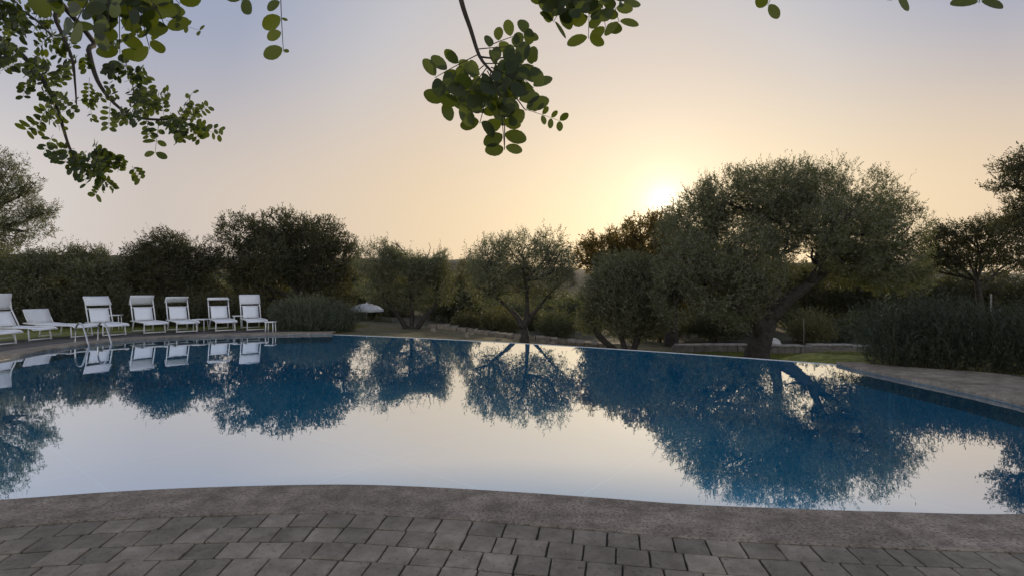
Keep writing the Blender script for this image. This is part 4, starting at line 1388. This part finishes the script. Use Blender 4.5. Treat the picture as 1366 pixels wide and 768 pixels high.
def leaves_leftbig():
    for a_, b_, n_, l_, d_ in [((150, -45), (98, 38), 4, 34, 1.0), ((150, -45), (125, 44), 4, 30, 1.05), ((160, -40), (160, 72), 5, 27, 1.1), ((170, -40), (184, 50), 4, 30, 1.05),
                               ((180, -40), (200, 66), 5, 29, 1.1), ((190, -40), (222, 40), 4, 28, 1.1), ((200, -40), (240, 6), 4, 27, 1.1), ((140, -40), (75, 2), 4, 28, 1.1),
                               ((150, -40), (145, 30), 4, 32, .95), ((180, -40), (210, 15), 4, 30, 1.0), ((130, -40), (40, -10), 4, 28, 1.1), ((160, -45), (172, 18), 3, 34, 1.0),
                               ((170, -40), (120, 10), 4, 32, 1.1), ((120, -45), (60, -5), 4, 26, 1.2), ((195, -30), (190, 28), 4, 28, 1.15)]:
        compound(C(*a_, d_), C(*b_, d_ + cr.uniform(-.05, .05)), n_, l_ / F * d_)
    compound(C(222, 28, 1.15), C(268, 42, 1.15), 3, 10 / F * 1.15)
branch([([(-1.75, -.35, 2.79), (-1.4, .5, 2.6), P(90, -190, 1.1), P(150, -60, 1.08), P(175, -35, 1.08)], .014, .003)], leaves_leftbig)

# finer sprays on the far left: leaves along stems
def spray(line_px, d_, n_, reach, lpx, pairs=(4, 6), t0=0.0):
    pts = [Vector(C(*p, d_)) for p in line_px]
    for i in range(n_):
        t = t0 + (1 - t0) * (i + cr.random()) / n_
        s = t * (len(pts) - 1); j = min(int(s), len(pts) - 2)
        p = pts[j].lerp(pts[j + 1], s - j)
        tan = (pts[j + 1] - pts[j]).normalized()
        an = cr.uniform(-1.35, 1.35) + (0.9 if cr.random() < .5 else -.9)
        dr = (Matrix.Rotation(an, 3, 'Y') @ tan) + Vector((0, cr.uniform(-.7, .7), 0))
        p = p + Vector((0, cr.uniform(-.15, .15), 0))
        compound(p, p + dr.normalized() * reach / F * d_ * cr.uniform(.65, 1.15), cr.randint(*pairs), lpx / F * d_ * cr.uniform(.8, 1.15), ratio=.6)
G1 = [(-30, 30), (10, 58), (35, 80), (60, 112), (75, 142), (84, 170)]
G2 = [(84, 170), (92, 195), (105, 220), (122, 232)]
def leaves_g():
    spray(G1, 2.8, 26, 32, 10.5)
    spray(G2, 2.8, 17, 34, 10.5, t0=.2)
    spray([(122, 232), (140, 222), (160, 215)], 2.8, 8, 22, 10)
branch([([(-2.6, 1.65, 3.09), (-2.9, 2.3, 3.0)] + [P(*q, 2.8) for q in G1 + G2[1:]], .018, .003),
        ([P(122, 232, 2.8), P(140, 222, 2.8), P(160, 215, 2.8)], .004, .002)], leaves_g)
G3 = [(60, 0), (75, 30), (95, 75), (100, 110), (102, 140)]
def leaves_g3():
    spray(G3, 2.6, 16, 32, 10.5)
    spray([(-20, -10), (15, 8), (45, 25), (70, 50)], 2.5, 17, 33, 11)
    spray([(-20, 60), (5, 85), (25, 110)], 2.6, 10, 26, 12)
branch([([(-2.5, 1.5, 3.05), (-2.4, 2.1, 2.95)] + [P(*q, 2.6) for q in G3], .014, .003),
        ([(-2.5, 1.5, 3.05), (-2.7, 2.1, 2.9)] + [P(*q, 2.5) for q in [(-20, -10), (15, 8), (45, 25), (70, 50)]], .012, .003)], leaves_g3)
H1 = [(112, 40), (118, 68), (130, 108), (152, 138), (180, 156), (215, 160)]
H2 = [(215, 160), (235, 158), (255, 160)]
def leaves_h():
    spray(H1[3:], 2.7, 11, 34, 9.8)
    spray([(150, 100), (170, 112), (190, 125), (205, 140)], 2.75, 10, 26, 9.8)
    spray([(168, 75), (170, 95), (178, 115)], 2.75, 7, 20, 11)
    spray(H2, 2.7, 15, 33, 9.8)
    compound(C(250, 165, 2.7), C(294, 180, 2.7), 5, 9 / F * 2.7)
    compound(C(240, 158, 2.7), C(258, 122, 2.7), 4, 10 / F * 2.7)
    compound(C(212, 165, 2.7), C(207, 205, 2.7), 3, 14 / F * 2.7)
branch([([(-2.3, 1.15, 3.0), (-2.2, 1.9, 2.95)] + [P(*q, 2.7) for q in H1 + H2[1:]], .016, .003),
        ([P(180, 156, 2.7), P(178, 120, 2.75), P(170, 95, 2.75), P(168, 75, 2.75)], .003, .0015)], leaves_h)
# crown above the picture, so the tree is whole from other positions
def leaves_crown():
    for i in range(150):
        x = cr.uniform(-3.6, 1.8); y = cr.uniform(-3.2, 1.2)
        z = 2.75 + cr.uniform(0, .9)
        if y > .2: z = max(z, EYE + y * .75 + .35)
        p = Vector((x, y, z)) - cb
        dr = Vector((cr.gauss(0, 1), cr.gauss(0, 1), cr.gauss(-.2, .6))).normalized()
        compound(p, p + dr * .16, 4, .045, face=(cr.gauss(0, .4), cr.gauss(0, .4), 1))
branch([([(-1.5, -1.6, 2.5), (-1.0, -1.9, 3.1), (-.2, -1.6, 3.4), (.6, -1.2, 3.5)], .07, .02),
        ([(-1.5, -1.6, 2.5), (-2.2, -1.4, 3.1), (-2.9, -.8, 3.4)], .06, .02)], leaves_crown)
